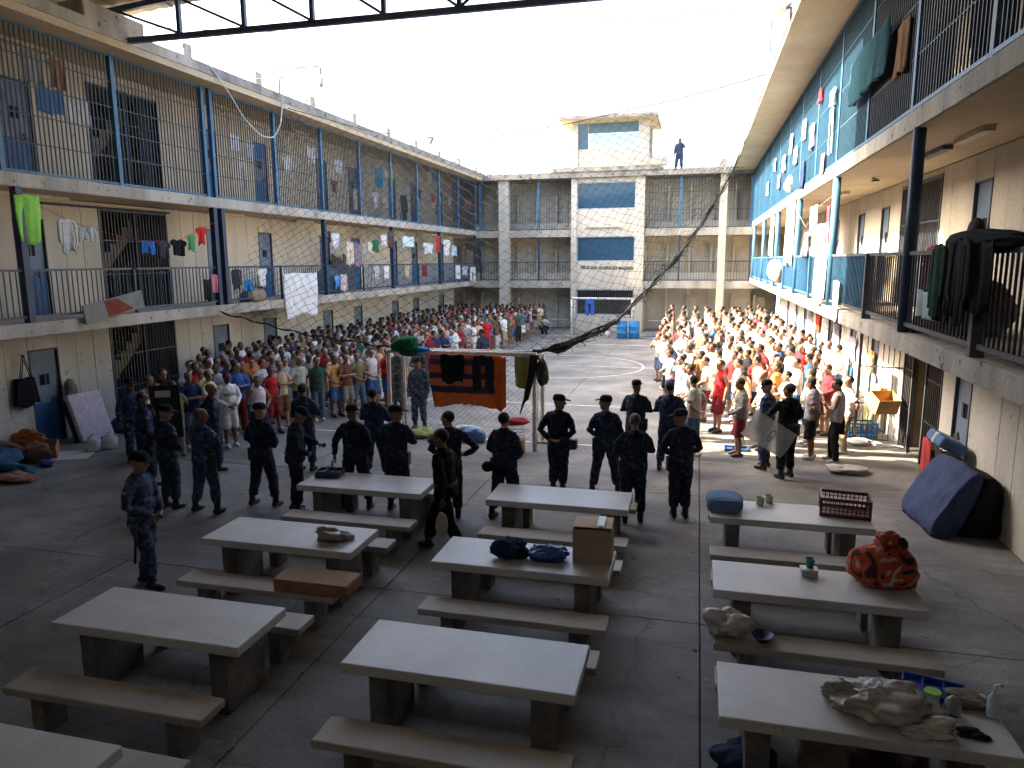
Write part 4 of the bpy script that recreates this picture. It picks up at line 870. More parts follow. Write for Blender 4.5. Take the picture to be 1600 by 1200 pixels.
def hang(kind, side, a, b, zt, zb, color, label, group='laundry hung to dry'):
    """side: ('x', X, outward sign) runs along y a..b, or ('y', Y, -1) runs along x"""
    global seedn; seedn += 1; w, h = b - a, zt - zb
    rows, gaps = SHP[kind]; m = sheet_mesh(rows, 18, gaps, min(.05, .03 + w * .012), seedn, w, h, lowfreq=max(1.5, w * 2.5))
    ax, pos, sg = side; c = (a + b) / 2
    m.v = [((pos + sg * y, c + x, zt + z) if ax == 'x' else (c + x, pos - y, zt + z)) for x, y, z in m.v]
    o = m.build(GN[kind], CLOTH, None, color, True); tag(o, label, GC[kind], group); return o
C_ = COLN; LO, LI, RO, RI, RW = ('x', -13.12, 1), ('x', -13.32, 1), ('x', 2.76, -1), ('x', 3.1, -1), ('x', 4.43, -1)
L2 = 'on the near left second-floor line'; L3 = 'behind the left top-floor bars'; LF = 'on the far left second-floor line'
for k, s, a, b, zt, zb, c, l in [
 ('sheet', LO, 11.85, 12.45, 5.5, 4.55, (.30, .70, .12), 'lime green shirt on the near left second-floor line'), ('jacket', LO, 12.8, 13.33, 5.07, 4.37, (.55, .54, .52), 'white long shirt right of the lime green one, left second floor'), ('shorts', LO, 13.33, 13.86, 4.93, 4.63, (.42, .42, .43), 'grey-white shorts next to the white shirt, left second floor'),
 ('shorts', LO, 15.14, 15.68, 4.67, 4.36, (.03, .14, .42), 'blue shorts on the red line before the left stair gate'), ('tee', LO, 15.7, 16.2, 4.67, 4.24, (.05, .05, .06), 'charcoal shirt between blue shorts and black shirt on the red line'), ('tee', LO, 16.22, 16.82, 4.73, 4.32, (.014, .014, .016), 'black shirt with white crescent print on the red line'), ('tee', LO, 16.84, 17.2, 4.86, 4.46, (.10, .35, .13), 'small green shirt on the red line beside the red one'), ('tee', LO, 17.22, 17.69, 5.09, 4.63, (.60, .03, .03), 'bright red shirt at the right end of the red line'),
 ('towel', LI, 12.55, 13.05, 8.36, 7.79, (.38, .38, .37), 'grey patterned towel behind the left top-floor bars, leftmost'), ('tee', LI, 13.19, 13.68, 8.40, 7.77, (.42, .20, .11), 'brown-orange shirt behind the left top-floor bars'), ('towel', LI, 12.85, 13.5, 7.76, 7.25, (.10, .20, .48), 'blue and white flag cloth behind the left top-floor bars'), ('shorts', LI, 13.56, 14.22, 7.67, 7.13, (.66, .66, .65), 'white shorts behind the left top-floor bars beside the flag cloth'),
 ('towel', LI, 19.27, 19.8, 7.82, 7.38, (.75, .75, .76), 'small white cloth high behind bars right of the blue double post'), ('tee', LI, 20.03, 20.5, 7.75, 7.22, (.6, .62, .66), 'striped pale shirt behind the top-floor bars by the blue door'), ('tee', LI, 20.52, 21.0, 7.77, 7.32, (.06, .18, .38), 'blue shirt hung on the top-floor door, left block'), ('trousers', LI, 19.63, 20.05, 7.21, 6.33, (.7, .68, .62), 'long white trousers low behind the left top-floor bars'),
 ('towel', LI, 25.66, 26.27, 7.92, 7.44, (.78, .78, .8), 'white paper-like towel on the left top floor, fifth bay'), ('tee', LI, 25.24, 25.84, 7.15, 6.68, (.2, .08, .06), 'brown shirt at the post of the fifth top-floor bay'), ('trousers', LI, 27.11, 27.8, 7.02, 6.14, (.62, .52, .36), 'cream trousers behind the left top-floor bars, mid block'), ('towel', LI, 29.25, 30.0, 8.04, 7.24, (.03, .28, .45), 'teal blue towel on the left top floor beside the lime shirt'), ('tee', LI, 30.1, 30.55, 8.04, 7.63, (.7, .7, .72), 'white shirt between teal towel and lime shirt, left top floor'), ('tee', LI, 30.65, 31.2, 8.05, 7.61, (.48, .75, .05), 'fluorescent lime shirt on the left top floor'),
 ('tee', LI, 28.86, 29.49, 7.02, 6.33, (.74, .74, .73), 'white shirt below the teal towel, left top floor'), ('tee', LI, 29.74, 30.6, 7.0, 6.45, (.62, .5, .48), 'white and red shirt beside the post below the lime shirt'), ('jacket', LI, 31.72, 32.7, 7.16, 6.0, (.02, .025, .04), 'large dark jacket behind the left top-floor bars'), ('tee', LI, 35.38, 36.05, 8.55, 8.05, (.6, .5, .36), 'cream shirt high at the far end of the left top floor'), ('tee', LI, 36.1, 36.76, 8.56, 8.15, (.05, .13, .34), 'blue shirt beside the cream one, far left top floor'), ('tee', LI, 35.85, 36.5, 7.52, 7.13, (.6, .05, .07), 'small red shirt at the far end of the left top floor'), ('tee', LI, 36.77, 37.4, 7.56, 7.0, (.35, .4, .47), 'grey-blue shirt right of the small red shirt, left top floor'), ('shorts', LI, 36.46, 37.2, 6.99, 6.53, (.04, .2, .42), 'blue shorts below the small red shirt, left top floor'),
 ('towel', LI, 41.3, 42.6, 7.69, 7.15, (.6, .25, .13), 'orange towel in the far corner of the left top floor'),
 ('tee', LO, 24.47, 24.76, 5.25, 4.89, (.05, .04, .06), 'small dark shirt starting the far left second-floor line'), ('tee', LO, 24.78, 25.4, 5.18, 4.66, (.72, .72, .74), 'white shirt second on the far left second-floor line'), ('trousers', LO, 25.91, 26.56, 4.88, 4.0, (.68, .6, .46), 'cream trousers on the far left second-floor line'), ('towel', LO, 26.61, 27.24, 4.84, 3.94, (.26, .2, .25), 'mauve towel right of the cream trousers, second floor'), ('trousers', LO, 27.29, 27.8, 4.83, 3.81, (.4, .37, .32), 'long taupe trousers right of the mauve towel'), ('tee', LO, 27.82, 28.22, 4.92, 4.48, (.7, .66, .55), 'cream shirt right of the taupe trousers'), ('tee', LO, 28.25, 29.0, 5.03, 4.53, (.03, .16, .08), 'dark green shirt on the far left second-floor line'), ('tee', LO, 29.05, 29.78, 5.27, 4.81, (.74, .74, .75), 'white shirt right of the dark green shirt'), ('towel', LO, 29.85, 30.35, 5.43, 4.74, (.12, .07, .05), 'dark brown towel hung on the second-floor column'),
 ('towel', LO, 31.43, 32.9, 5.27, 4.8, (.62, .75, .8), 'white and cyan towel on the line beyond the brown towel'), ('tee', LO, 34.05, 35.5, 5.03, 4.5, (.66, .67, .7), 'pale grey shirt left of the red towel, second floor'), ('towel', LO, 35.88, 36.5, 5.42, 4.57, (.6, .05, .05), 'red towel on the last second-floor column'), ('tee', LO, 36.94, 38.2, 5.26, 4.42, (.72, .7, .7), 'white shirt right of the red towel, second floor'), ('shorts', LO, 38.3, 39.3, 4.98, 4.42, (.45, .6, .7), 'pale blue shorts ending the far second-floor line'),
 ('towel', LO, 38.97, 39.8, 3.93, 3.14, (.62, .62, .62), 'white towel on the far left railing, leftmost of four'), ('tee', LO, 40.0, 41.3, 3.84, 3.33, (.5, .42, .5), 'purple and white shirt on the far left railing'), ('trousers', LO, 41.6, 42.9, 3.79, 2.91, (.7, .7, .7), 'white trousers over the far left railing corner'), ('tee', LO, 24.84, 25.32, 3.63, 3.17, (.12, .33, .66), 'bright blue shirt over the left second-floor railing'), ('towel', LO, 25.34, 25.86, 3.66, 3.03, (.6, .48, .5), 'pale pink towel over the railing beside the blue shirt'), ('sheet', LO, 21.36, 23.6, 3.77, 2.3, (.80, .80, .79), 'large white sheet hanging over the left second-floor railing'),
 ('towel', LO, 17.72, 18.02, 3.81, 3.31, (.62, .2, .22), 'red and white cloth at the left double column railing'), ('towel', LO, 17.42, 17.70, 3.68, 3.1, (.03, .03, .03), 'black cloth left of the red and white cloth on railing'), ('shorts', LO, 19.21, 19.66, 3.63, 3.29, (.04, .2, .5), 'blue shorts on the railing right of the double column'), ('jacket', LO, 18.62, 19.15, 3.95, 3.35, (.05, .05, .06), 'dark jacket on the railing left of the blue shorts'),
 ('sheet', ('x', 2.68, -1), 12.75, 15.8, 7.78, 6.98, (.025, .085, .11), 'large dark teal blanket hanging outside the right top-floor cage'), ('towel', ('x', 2.78, -1), 12.0, 12.74, 7.55, 6.83, (.28, .17, .10), 'brown cloth beside the teal blanket on the cage'), ('towel', RO, 19.9, 20.3, 8.27, 7.93, (.6, .04, .05), 'small red cloth high on the right top-floor cage'), ('tee', RO, 17.75, 18.5, 7.85, 7.5, (.75, .74, .72), 'white shirt high on the right top-floor cage'), ('trousers', RO, 17.9, 18.45, 7.45, 6.51, (.74, .73, .70), 'long white trousers on the right top-floor cage'), ('tee', RO, 20.8, 21.7, 7.62, 7.01, (.45, .42, .55), 'white and purple shirt on the right top-floor cage'), ('towel', RO, 18.86, 19.3, 6.59, 6.13, (.62, .25, .2), 'small red and white towel low on the right cage'), ('tee', RO, 27.2, 28.3, 7.7, 7.14, (.3, .28, .28), 'dark and white shirt on the far right top-floor cage'),
 ('jacket', RI, 9.64, 10.5, 7.35, 6.36, (.015, .02, .03), 'dark jacket behind the nearest right top-floor bars'), ('trousers', RI, 9.1, 9.55, 7.3, 6.23, (.03, .09, .12), 'teal trousers behind the nearest right top-floor bars'),
 ('sheet', RO, 23.8, 25.9, 6.1, 4.05, (.80, .79, .76), 'long sunlit white sheet hanging from the right top floor'), ('sheet', RO, 30.2, 31.4, 5.8, 4.3, (.78, .76, .72), 'sunlit white sheet furthest along the right block'), ('sheet', RO, 17.65, 19.2, 4.95, 3.15, (.82, .81, .78), 'bright white sheet over the right second-floor railing by the blue column'), ('sheet', RO, 19.4, 20.6, 5.45, 4.75, (.62, .58, .58), 'patterned white cloth strung between two right blue columns'), ('tee', RO, 20.65, 21.5, 4.85, 4.2, (.10, .10, .13), 'dark striped shirt on the right line behind the white sheet'), ('towel', RO, 17.6, 17.95, 5.3, 4.5, (.45, .05, .08), 'red towel at the blue column, right second floor'), ('towel', RO, 15.9, 16.6, 3.7, 2.9, (.74, .76, .78), 'white towel hanging below the right railing before the open gate'), ('towel', RO, 26.6, 27.6, 3.3, 2.24, (.66, .70, .76), 'white and blue towel below the far right walkway'), ('towel', ('x', 2.95, -1), 10.33, 10.85, 4.3, 3.85, (.42, .05, .13), 'magenta towel on the near right railing'), ('towel', ('x', 2.72, -1), 9.55, 10.3, 3.75, 3.42, (.4, .5, .5), 'patterned pale cloth below the dark green clothes heap'),
 ('towel', RW, 28.9, 29.6, 2.15, 1.44, (.55, .06, .04), 'red cloth hung on the right ground-floor wall'), ('tee', RW, 22.4, 23.4, 1.9, 1.24, (.42, .38, .5), 'multicoloured shirt on the sunlit ground-floor wall'), ('tee', RW, 20.1, 20.8, 1.8, 1.25, (.70, .33, .10), 'orange and yellow shirt hung above blue trousers'), ('trousers', RW, 19.75, 20.3, 1.24, .39, (.2, .28, .5), 'blue trousers hung below the orange shirt'), ('sheet', ('x', 3.85, -1), 17.95, 18.6, 1.95, .95, (.74, .66, .5), 'cream cloth hung on the open gate at right'),
 ('towel', RW, 25.0, 25.8, 2.1, 1.2, (.15, .15, .18), 'dark cloth on the sunlit right wall between two doors'), ('trousers', RW, 31.0, 31.8, 2.2, 1.3, (.3, .3, .36), 'grey trousers on the right wall beyond the red cloth')]:
    hang(k, s, a, b, zt, zb, c, l)
q_ = random.Random(4)
for k, (y, zt, kd, cn, lb_) in enumerate(((22.4, 8.0, 'tee', 'white', 'white shirt on the right top cage, third bay past the blanket'), (24.2, 7.5, 'towel', 'cream', 'cream towel on the right top cage above the long sheet'), (25.4, 8.1, 'tee', 'pale grey', 'pale grey shirt high on the right top cage'), (28.9, 7.2, 'towel', 'pink', 'pink towel on the far right top cage'), (30.6, 8.0, 'tee', 'white', 'white shirt on the far right top cage'), (33.4, 7.4, 'trousers', 'sky blue', 'pale blue trousers on the far right top cage'), (22.3, 6.9, 'shorts', 'navy', 'navy shorts low on the right top cage'))):
    hang(kd, RO, y, y + .75, zt, zt - q_.uniform(.45, .8), COLN[cn], lb_)
for k, (y, kd, cn, lb_) in enumerate(((19.9, 'tee', 'white', 'white shirt over the left second-floor railing by the tan bundle'), (28.3, 'towel', 'pale grey', 'grey towel over the left second-floor railing, mid block'), (29.3, 'tee', 'white', 'white shirt over the left second-floor railing, mid block'), (31.6, 'tee', 'beige', 'beige shirt over the left second-floor railing, far bays'), (33.9, 'towel', 'maroon', 'maroon towel over the left second-floor railing, far bays'))):
    hang(kd, LO, y, y + .6, 3.95, 3.4, COLN[cn], lb_)
for k, (y, zt, kd, cn, lb_) in enumerate(((22.0, 7.6, 'tee', 'white', 'white shirt behind left top-floor bars right of the blue door'), (23.6, 8.1, 'towel', 'white', 'white towel high behind bars in the net-covered left bay'), (33.9, 7.6, 'tee', 'navy', 'navy shirt on the left top floor past the dark jacket'), (38.4, 7.6, 'tee', 'white', 'white shirt on the left top floor near the orange towel'))):
    hang(kd, ('x', -13.3, 1), y, y + .6, zt, zt - .55, COLN[cn], lb_)
GBK = ('y', 15.10, -1)
def blanket_mat():
    m = bpy.data.materials.new('striped_blanket'); m.use_nodes = True; N = m.node_tree.nodes; L = m.node_tree.links
    g = N.new('ShaderNodeNewGeometry'); sx = N.new('ShaderNodeSeparateXYZ'); L.new(g.outputs['Position'], sx.inputs[0]); n = N.new('ShaderNodeTexNoise'); n.inputs['Scale'].default_value = 9; L.new(g.outputs['Position'], n.inputs['Vector'])
    ad = N.new('ShaderNodeMath'); ad.operation = 'MULTIPLY_ADD'; L.new(n.outputs[0], ad.inputs[0]); ad.inputs[1].default_value = .06; L.new(sx.outputs[2], ad.inputs[2])
    mr = N.new('ShaderNodeMapRange'); mr.inputs[1].default_value = .9; mr.inputs[2].default_value = 2.2; L.new(ad.outputs[0], mr.inputs[0])
    r = N.new('ShaderNodeValToRGB'); r.color_ramp.interpolation = 'CONSTANT'; e = r.color_ramp.elements; e[0].color = (.75, .16, .03, 1); e[1].position = .30; e[1].color = (.05, .035, .08, 1)
    for p, c in ((.42, (.66, .20, .08, 1)), (.54, (.05, .035, .07, 1)), (.64, (.62, .12, .05, 1)), (.78, (.06, .06, .14, 1)), (.88, (.55, .10, .05, 1))): q = e.new(p); q.color = c
    L.new(mr.outputs[0], r.inputs[0]); L.new(r.outputs[0], N['Principled BSDF'].inputs['Base Color']); N['Principled BSDF'].inputs['Roughness'].default_value = .95; return m
bl = hang('sheet', GBK, -5.74, -4.05, 2.10, .98, (1, 1, 1), 'orange and navy striped blanket hanging from the near goal'); bl.data.materials[0] = blanket_mat()
for k, a, b, zt, zb, c, l, y in [('towel', -4.22, -3.96, 2.10, .93, (.75, .16, .04), 'narrow orange cloth at the right edge of the striped blanket', 15.06), ('sheet', -5.45, -4.9, 2.12, 1.5, (.015, .022, .022), 'dark green cloth over the striped blanket on the goal', 15.03), ('trousers', -4.75, -4.2, 2.12, 1.38, (.03, .035, .05), 'dark trousers with pale side stripes on the near goal', 15.04), ('sheet', -3.92, -3.45, 2.08, 1.33, (.17, .18, .06), 'olive green cloth hanging inside the near goal', 15.65), ('trousers', -6.0, -5.45, 2.04, 1.15, (.05, .13, .55), 'blue trousers hanging from the far goal', None)]:
    hang(k, ('y', y or 40.0, -1), a, b, zt, zb, c, l)
def line(pts, m, label, r=.006): return tag(MB().tube(pts, r, 5).build('clothesline', m), label, 'line', 'clotheslines')
REDL = mat('red_cord', (.35, .04, .03), None, 9, .8)
line([(-13.12, 11.75, 5.62), (-13.12, 12.45, 5.3), (-13.12, 13.3, 5.0), (-13.12, 14.2, 4.82), (-13.12, 15.2, 4.68), (-13.12, 16.5, 4.7), (-13.12, 17.3, 4.98), (-13.12, 18.1, 5.25)], REDL, 'red cord with laundry across the near left second-floor bays')
line([(-13.12, 24.45, 5.4), (-13.12, 26, 4.95), (-13.12, 27.4, 4.85), (-13.12, 28.6, 5.02), (-13.12, 30.4, 5.5)], WIRE, 'laundry line sagging between the middle left columns')
line([(-13.12, 30.5, 5.5), (-13.12, 33, 5.15), (-13.12, 35, 5.05), (-13.12, 36.6, 5.45)], WIRE, 'laundry line between the far left columns')
line([(-13.12, 36.7, 5.45), (-13.12, 38.5, 5.0), (-12.6, 42.8, 5.4)], WIRE, 'last laundry line at the far left corner')
line([(2.78, 17.5, 5.5), (2.78, 19.5, 5.4), (2.78, 21.5, 5.0), (2.78, 23.5, 5.55)], WIRE, 'laundry line between the right blue columns')

# ------------------------------------------------------------------ loose things
def blob(c, r, seed, amp=.14, n=56, m=32, flat=True, sq=1., fold=1.):
    """lumpy cloth or plastic heap with creases; sq < 1 makes it boxier"""
    q = random.Random(seed); W = [(Vector((q.uniform(-1, 1), q.uniform(-1, 1), q.uniform(-1, 1))).normalized() * q.uniform(2, 6), q.uniform(0, 6), q.uniform(.4, 1)) for _ in range(6)]
    rs = []; o = Vector((seed * 3.7, seed * 1.3, 0))
    for i in range(m):
        a = (-.5 + (i + .02) / (m - .96)) * math.pi; ring = []
        for j in range(n):
            t = 2 * math.pi * j / n; d = Vector((math.cos(a) * math.cos(t), math.cos(a) * math.sin(t), math.sin(a)))
            e = Vector([math.copysign(abs(k) ** sq, k) for k in d]) if sq != 1 else d
            s = 1 + amp * sum(w * math.sin(k.dot(d) + p) for k, p, w in W) / 2.6
            s += fold * amp * .55 * (mn.ridged_multi_fractal(d * 1.9 + o, 1.0, 2.1, 4, 1.0, 2.0) - 1.1) + fold * .02 * mn.noise(d * 14 + o)
            p = Vector((c[0] + r[0] * e.x * s, c[1] + r[1] * e.y * s, c[2] + r[2] * e.z * s))
            if flat: p.z = max(p.z, c[2] - r[2] * .62 + .001 * math.sin(t * 3))
            ring.append(p)
        rs.append(ring)
    return MB().rings(rs)
def heap(name, c, r, seed, color, label, cat, m=None, amp=.16, flat=True, group=None):
    """c: centre of the base"""
    o = blob((c[0], c[1], c[2] + r[2] * .62 + .003), r, seed, amp, flat=flat).build(name, m or CLOTH, None, color, True); return tag(o, label, cat, group)
def crate(label, c, size, color, rot=0, cell=.055):
    w, d, h = size; t = thing('plastic_crate', label, 'crate', c); t.rotation_euler.z = rot; b = .016
    child('floor', MB().box(-w / 2, w / 2, -d / 2, d / 2, 0.003, .018).mesh('floor'), PLAST, t, color)
    for (L, off, ax) in ((w, -d / 2, 0), (w, d / 2, 0), (d, -w / 2, 1), (d, w / 2, 1)):
        m = MB(); n = round(L / cell)
        def bx(u0, u1, z0, z1, th=.007):
            if ax == 0: m.box(u0, u1, off - th, off + th, z0, z1)
            else: m.box(off - th, off + th, u0, u1, z0, z1)
        bx(-L / 2 + .01, L / 2 - .01, .019, .05); bx(-L / 2 + .01, L / 2 - .01, h - .04, h, .012)
        for k in range(n + 1): u = -L / 2 + .015 + (L - .03) * k / n; bx(u - .006, u + .006, .05, h - .04, .0055)
        for k in range(1, 4): z = .05 + (h - .09) * k / 4; bx(-L / 2 + .012, L / 2 - .012, z - .005, z + .005, .0045)
        child('side_wall', m.mesh('side_wall'), PLAST, t, color)
    for sx in (-1, 1):
        for sy in (-1, 1): child('corner_post', MB().box(sx * w / 2 - .014, sx * w / 2 + .014, sy * d / 2 - .014, sy * d / 2 + .014, 0, h - .001).mesh('corner_post'), PLAST, t, color)
    return t
def carton(label, c, size, color, rot=0, flaps=True, tilt=0):
    w, d, h = size; t = thing('cardboard_box', label, 'box', c); t.rotation_euler = (tilt, 0, rot); e = .006
    for nme, b in (('side', (-w / 2, w / 2, -d / 2, -d / 2 + e)), ('side', (-w / 2, w / 2, d / 2 - e, d / 2)), ('side', (-w / 2, -w / 2 + e, -d / 2 + e, d / 2 - e)), ('side', (w / 2 - e, w / 2, -d / 2 + e, d / 2 - e))): child(nme, MB().box(*b, .002, h).mesh(nme), CARD, t, color)
    child('base', MB().box(-w / 2 + e, w / 2 - e, -d / 2 + e, d / 2 - e, .002, .01).mesh('base'), CARD, t, color)
    if flaps:
        for sgn in (-1, 1): child('flap', MB().obox((0, sgn * d / 4, h + .012 + (.012 if sgn > 0 else .02)), (w - .01, d / 2 - .012, .005), Matrix.Rotation(sgn * -.06, 3, 'X')).mesh('flap'), CARD, t, tuple(min(1, q * 1.6) for q in color))
        child('tape', MB().box(w * .12, w * .30, -d / 2 - .003, d * .3, h + .055, h + .058).mesh('tape'), PLAST, t, (.6, .6, .58))
    return t
TT = .762
heap('cloth_sack', (-4.28, 7.72, TT), (.21, .14, .10), 1, (.30, .27, .23), 'crumpled grey-brown sack on the left second-row table', 'sack', PLAST, .5)
heap('cloth_bundle', (-2.0, 7.72, TT), (.20, .16, .14), 2, (.022, .036, .08), 'dark navy bundle on the middle table, left of the blue one', 'bundle', None, .32)
heap('cloth_bundle', (-1.53, 7.75, TT), (.23, .15, .115), 3, (.02, .07, .30), 'royal blue bundle on the middle table against the carton', 'bundle', PLAST, .34)
carton('brown cardboard carton with taped flaps on the middle second-row table', (-1.06, 7.95, TT), (.44, .40, .40), (.40, .31, .24), .04)
def tray(label, c, size, color, rot=0, rows=(2, 1)):
    w, d, h = size; t = thing('food_tray', label, 'tray', c); t.rotation_euler.z = rot
    child('base', MB().box(-w / 2, w / 2, -d / 2, d / 2, .002, .012).mesh('base'), PLAST, t, color)
    for x0, x1, y0, y1 in ((-w / 2, w / 2, -d / 2, -d / 2 + .012), (-w / 2, w / 2, d / 2 - .012, d / 2), (-w / 2, -w / 2 + .012, -d / 2 + .012, d / 2 - .012), (w / 2 - .012, w / 2, -d / 2 + .012, d / 2 - .012)): child('rim', MB().box(x0, x1, y0, y1, .012, h).mesh('rim'), PLAST, t, color)
    for x in (-w / 6, w / 6): child('divider', MB().box(x - .006, x + .006, -d / 2 + .012, d / 2 - .012, .012, h * .85).mesh('divider'), PLAST, t, color)
    child('divider', MB().box(-w / 6 + .007, w / 6 - .007, -.006, .006, .012, h * .85).mesh('divider'), PLAST, t, color); return t
tray('lower dark blue compartment tray stacked on the far left table', (-5.62, 10.2, TT), (.40, .28, .05), (.012, .022, .06), .1)
tray('upper dark blue compartment tray of the stack on the far left table', (-5.61, 10.2, TT + .052), (.40, .28, .05), (.014, .03, .08), .18)
tag(MB().lathe([(.032, 0), (.042, .10), (.038, .10), (.03, .008)], (-5.72, 10.33, TT + .002), 14).build('plastic_cup', PLAST, None, (.03, .18, .5), True), 'small blue cup beside the dark trays on the far left table', 'cup')
fo = thing('foam_cushion', 'thick tan foam slab lying on a bench, left second row', 'cushion', (-4.1, 7.03, .452))
child('foam_block', MB().box(-.46, .46, -.18, .2, .003, .15).mesh('foam_block'), FOAMM, fo, (.33, .15, .12), .02); child('worn_cover', MB().box(-.455, .455, -.175, .195, .151, .157).mesh('worn_cover'), FOAMM, fo, (.36, .24, .16))
pw = blob((.47, 10.05, TT + .085), (.24, .26, .12), 8, .08, sq=.55, fold=.8); tag(pw.build('pillow', CLOTH, None, (.14, .22, .36), True), 'blue pillow on the far right table corner', 'pillow')
for k, (x, y, l) in enumerate(((.95, 10.3, 'clear plastic tumbler lying on the far right table, left one'), (1.08, 10.42, 'clear plastic tumbler on the far right table, right one'))): tag(MB().lathe([(.05, 0), (.065, .11), (.06, .11), (.045, .01)], (x, y, TT), 14).build('plastic_tumbler', PLAST, None, (.55, .58, .42), True), l, 'cup')
crate('maroon slatted plastic crate on the far right table', (2.02, 10.18, TT), (.60, .40, .26), (.11, .022, .028), -.12)
def pattern_mat():
    m = mat('patterned_blanket', (.42, .075, .03), (.34, .05, .03), 4, .9, .5, 40, space='obj', wave=12); N = m.node_tree.nodes; L = m.node_tree.links; b = N['Principled BSDF']; src = b.inputs['Base Color'].links[0].from_socket
    tc = N.new('ShaderNodeTexCoord'); w = N.new('ShaderNodeTexNoise'); w.inputs['Scale'].default_value = 4.2; w.inputs['Distortion'].default_value = 2.2; w.inputs['Detail'].default_value = .6; L.new(tc.outputs['Object'], w.inputs['Vector'])
    r = N.new('ShaderNodeValToRGB'); r.color_ramp.interpolation = 'CONSTANT'; r.color_ramp.elements[0].color = (0, 0, 0, 1); r.color_ramp.elements[1].position = .60; r.color_ramp.elements[1].color = (1, 1, 1, 1)
    r2_ = N.new('ShaderNodeValToRGB'); r2_.color_ramp.interpolation = 'CONSTANT'; r2_.color_ramp.elements[0].color = (1, 1, 1, 1); r2_.color_ramp.elements[1].position = .37; r2_.color_ramp.elements[1].color = (0, 0, 0, 1)
    L.new(w.outputs[0], r.inputs[0]); L.new(w.outputs[0], r2_.inputs[0])
    m1 = N.new('ShaderNodeMix'); m1.data_type = 'RGBA'; L.new(r.outputs[0], m1.inputs[0]); L.new(src, m1.inputs[6]); m1.inputs[7].default_value = (.40, .30, .25, 1)
    m2 = N.new('ShaderNodeMix'); m2.data_type = 'RGBA'; L.new(r2_.outputs[0], m2.inputs[0]); L.new(m1.outputs[2], m2.inputs[6]); m2.inputs[7].default_value = (.04, .02, .02, 1); L.new(m2.outputs[2], b.inputs['Base Color']); return m
PATB = pattern_mat(); ob = thing('cloth_bundle', 'big orange-red patterned bundle tied with a knot on the right second-row table', 'bundle', (2.0, 8.0, TT))
child('bundle_body', blob((0, 0, .16), (.36, .30, .25), 9, .13).mesh('bundle_body', True), PATB, ob); child('knot', blob((.03, .02, .45), (.15, .12, .10), 10, .3, flat=False).mesh('knot', True), PATB, ob); child('knot_tail', blob((.15, -.02, .40), (.07, .07, .12), 71, .3, flat=False).mesh('knot_tail', True), PATB, ob)
fc_ = thing('food_container', 'clear lidded food container below the teal cup', 'container', (1.28, 8.0, TT)); child('tub', MB().box(-.085, .085, -.065, .065, .002, .07).mesh('tub'), PLAST, fc_, (.5, .48, .44), .012); child('lid', MB().box(-.092, .092, -.072, .072, .071, .083).mesh('lid'), PLAST, fc_, (.5, .6, .58), .006)
tag(MB().lathe([(.035, 0), (.05, .10), (.046, .10), (.034, .008)], (1.29, 8.02, TT + .085), 16).build('plastic_cup', PLAST, None, (.01, .22, .27), True), 'teal cup standing on the food container lid', 'cup')
heap('plastic_bag', (.42, 7.05, .452), (.2, .15, .15), 12, (.5, .48, .46), 'white plastic bag at the end of a right bench', 'bag', PLAST, .42)
tag(MB().lathe([(.05, 0), (.11, .07), (.104, .07), (.05, .01)], (.74, 7.02, .452), 18).build('bowl', PLAST, None, (.03, .025, .11), True), 'dark purple bowl on a right bench beside the white bag', 'bowl')
pbg = thing('plastic_bag', 'large translucent rubbish bag sprawled on the nearest right table', 'bag', (1.45, 5.52, TT))
child('bag_body', blob((0, .02, .085), (.36, .21, .14), 13, .42, fold=1.3).mesh('bag_body', True), PLAST, pbg, (.42, .395, .35)); child('loose_end', blob((.27, -.15, .035), (.2, .1, .055), 14, .45, fold=1.4).mesh('loose_end', True), PLAST, pbg, (.50, .48, .44)); child('bag_neck', blob((-.27, .12, .07), (.12, .09, .09), 72, .4).mesh('bag_neck', True), PLAST, pbg, (.36, .33, .29))
tray('blue compartment tray on the nearest right table', (1.92, 5.92, TT), (.44, .28, .05), (.012, .055, .30), -.25)
tb = thing('plastic_tub', 'small white tub with lime lid beside the blue tray', 'tub', (1.86, 5.74, TT)); child('tub_body', MB().lathe([(.045, .002), (.055, .10)], n=14).mesh('tub_body', False), PLAST, tb, (.6, .62, .6)); child('lid', MB().lathe([(.06, .101), (.06, .115)], n=14).mesh('lid'), PLAST, tb, (.35, .65, .10))
heap('plastic_jar', (1.97, 5.64, TT), (.06, .055, .09), 15, (.30, .30, .33), 'small grey jar between the lime tub and the sanitiser bottle', 'jar', PLAST, .05)
heap('crumpled_cloth', (2.12, 5.80, TT), (.17, .10, .05), 16, (.22, .18, .14), 'crumpled brown rag on the nearest right table', 'rag', None, .35)
heap('crumpled_cloth', (2.02, 5.40, TT), (.10, .05, .025), 17, (.03, .028, .025), 'small black rag at the near edge of the right table', 'rag', None, .35)
bt_ = thing('pump_bottle', 'clear sanitiser bottle with pump at the table end', 'bottle', (2.25, 5.68, TT)); child('bottle_body', MB().lathe([(.038, .002), (.04, .02), (.04, .15), (.02, .18), (.014, .20)], n=16).mesh('bottle_body', True), PLAST, bt_, (.55, .66, .72)); child('pump', MB().tube([(0, 0, .2), (0, 0, .25), (.03, 0, .26), (.05, 0, .25)], .011, 8).mesh('pump', True), PLAST, bt_, (.8, .8, .8))
heap('cloth_bag', (.50, 5.62, 0), (.26, .2, .16), 18, (.03, .05, .09), 'dark blue bag on the floor at the bottom of the picture', 'bag', None, .2)
heap('plastic_bag', (1.12, 5.75, 0), (.2, .2, .3), 19, (.28, .26, .22), 'knotted pale sack under the nearest right table', 'sack', PLAST, .2)
heap('cloth_bag', (1.62, 5.7, 0), (.3, .24, .26), 20, (.09, .045, .035), 'dark brown sack under the nearest right table', 'sack', None, .18)
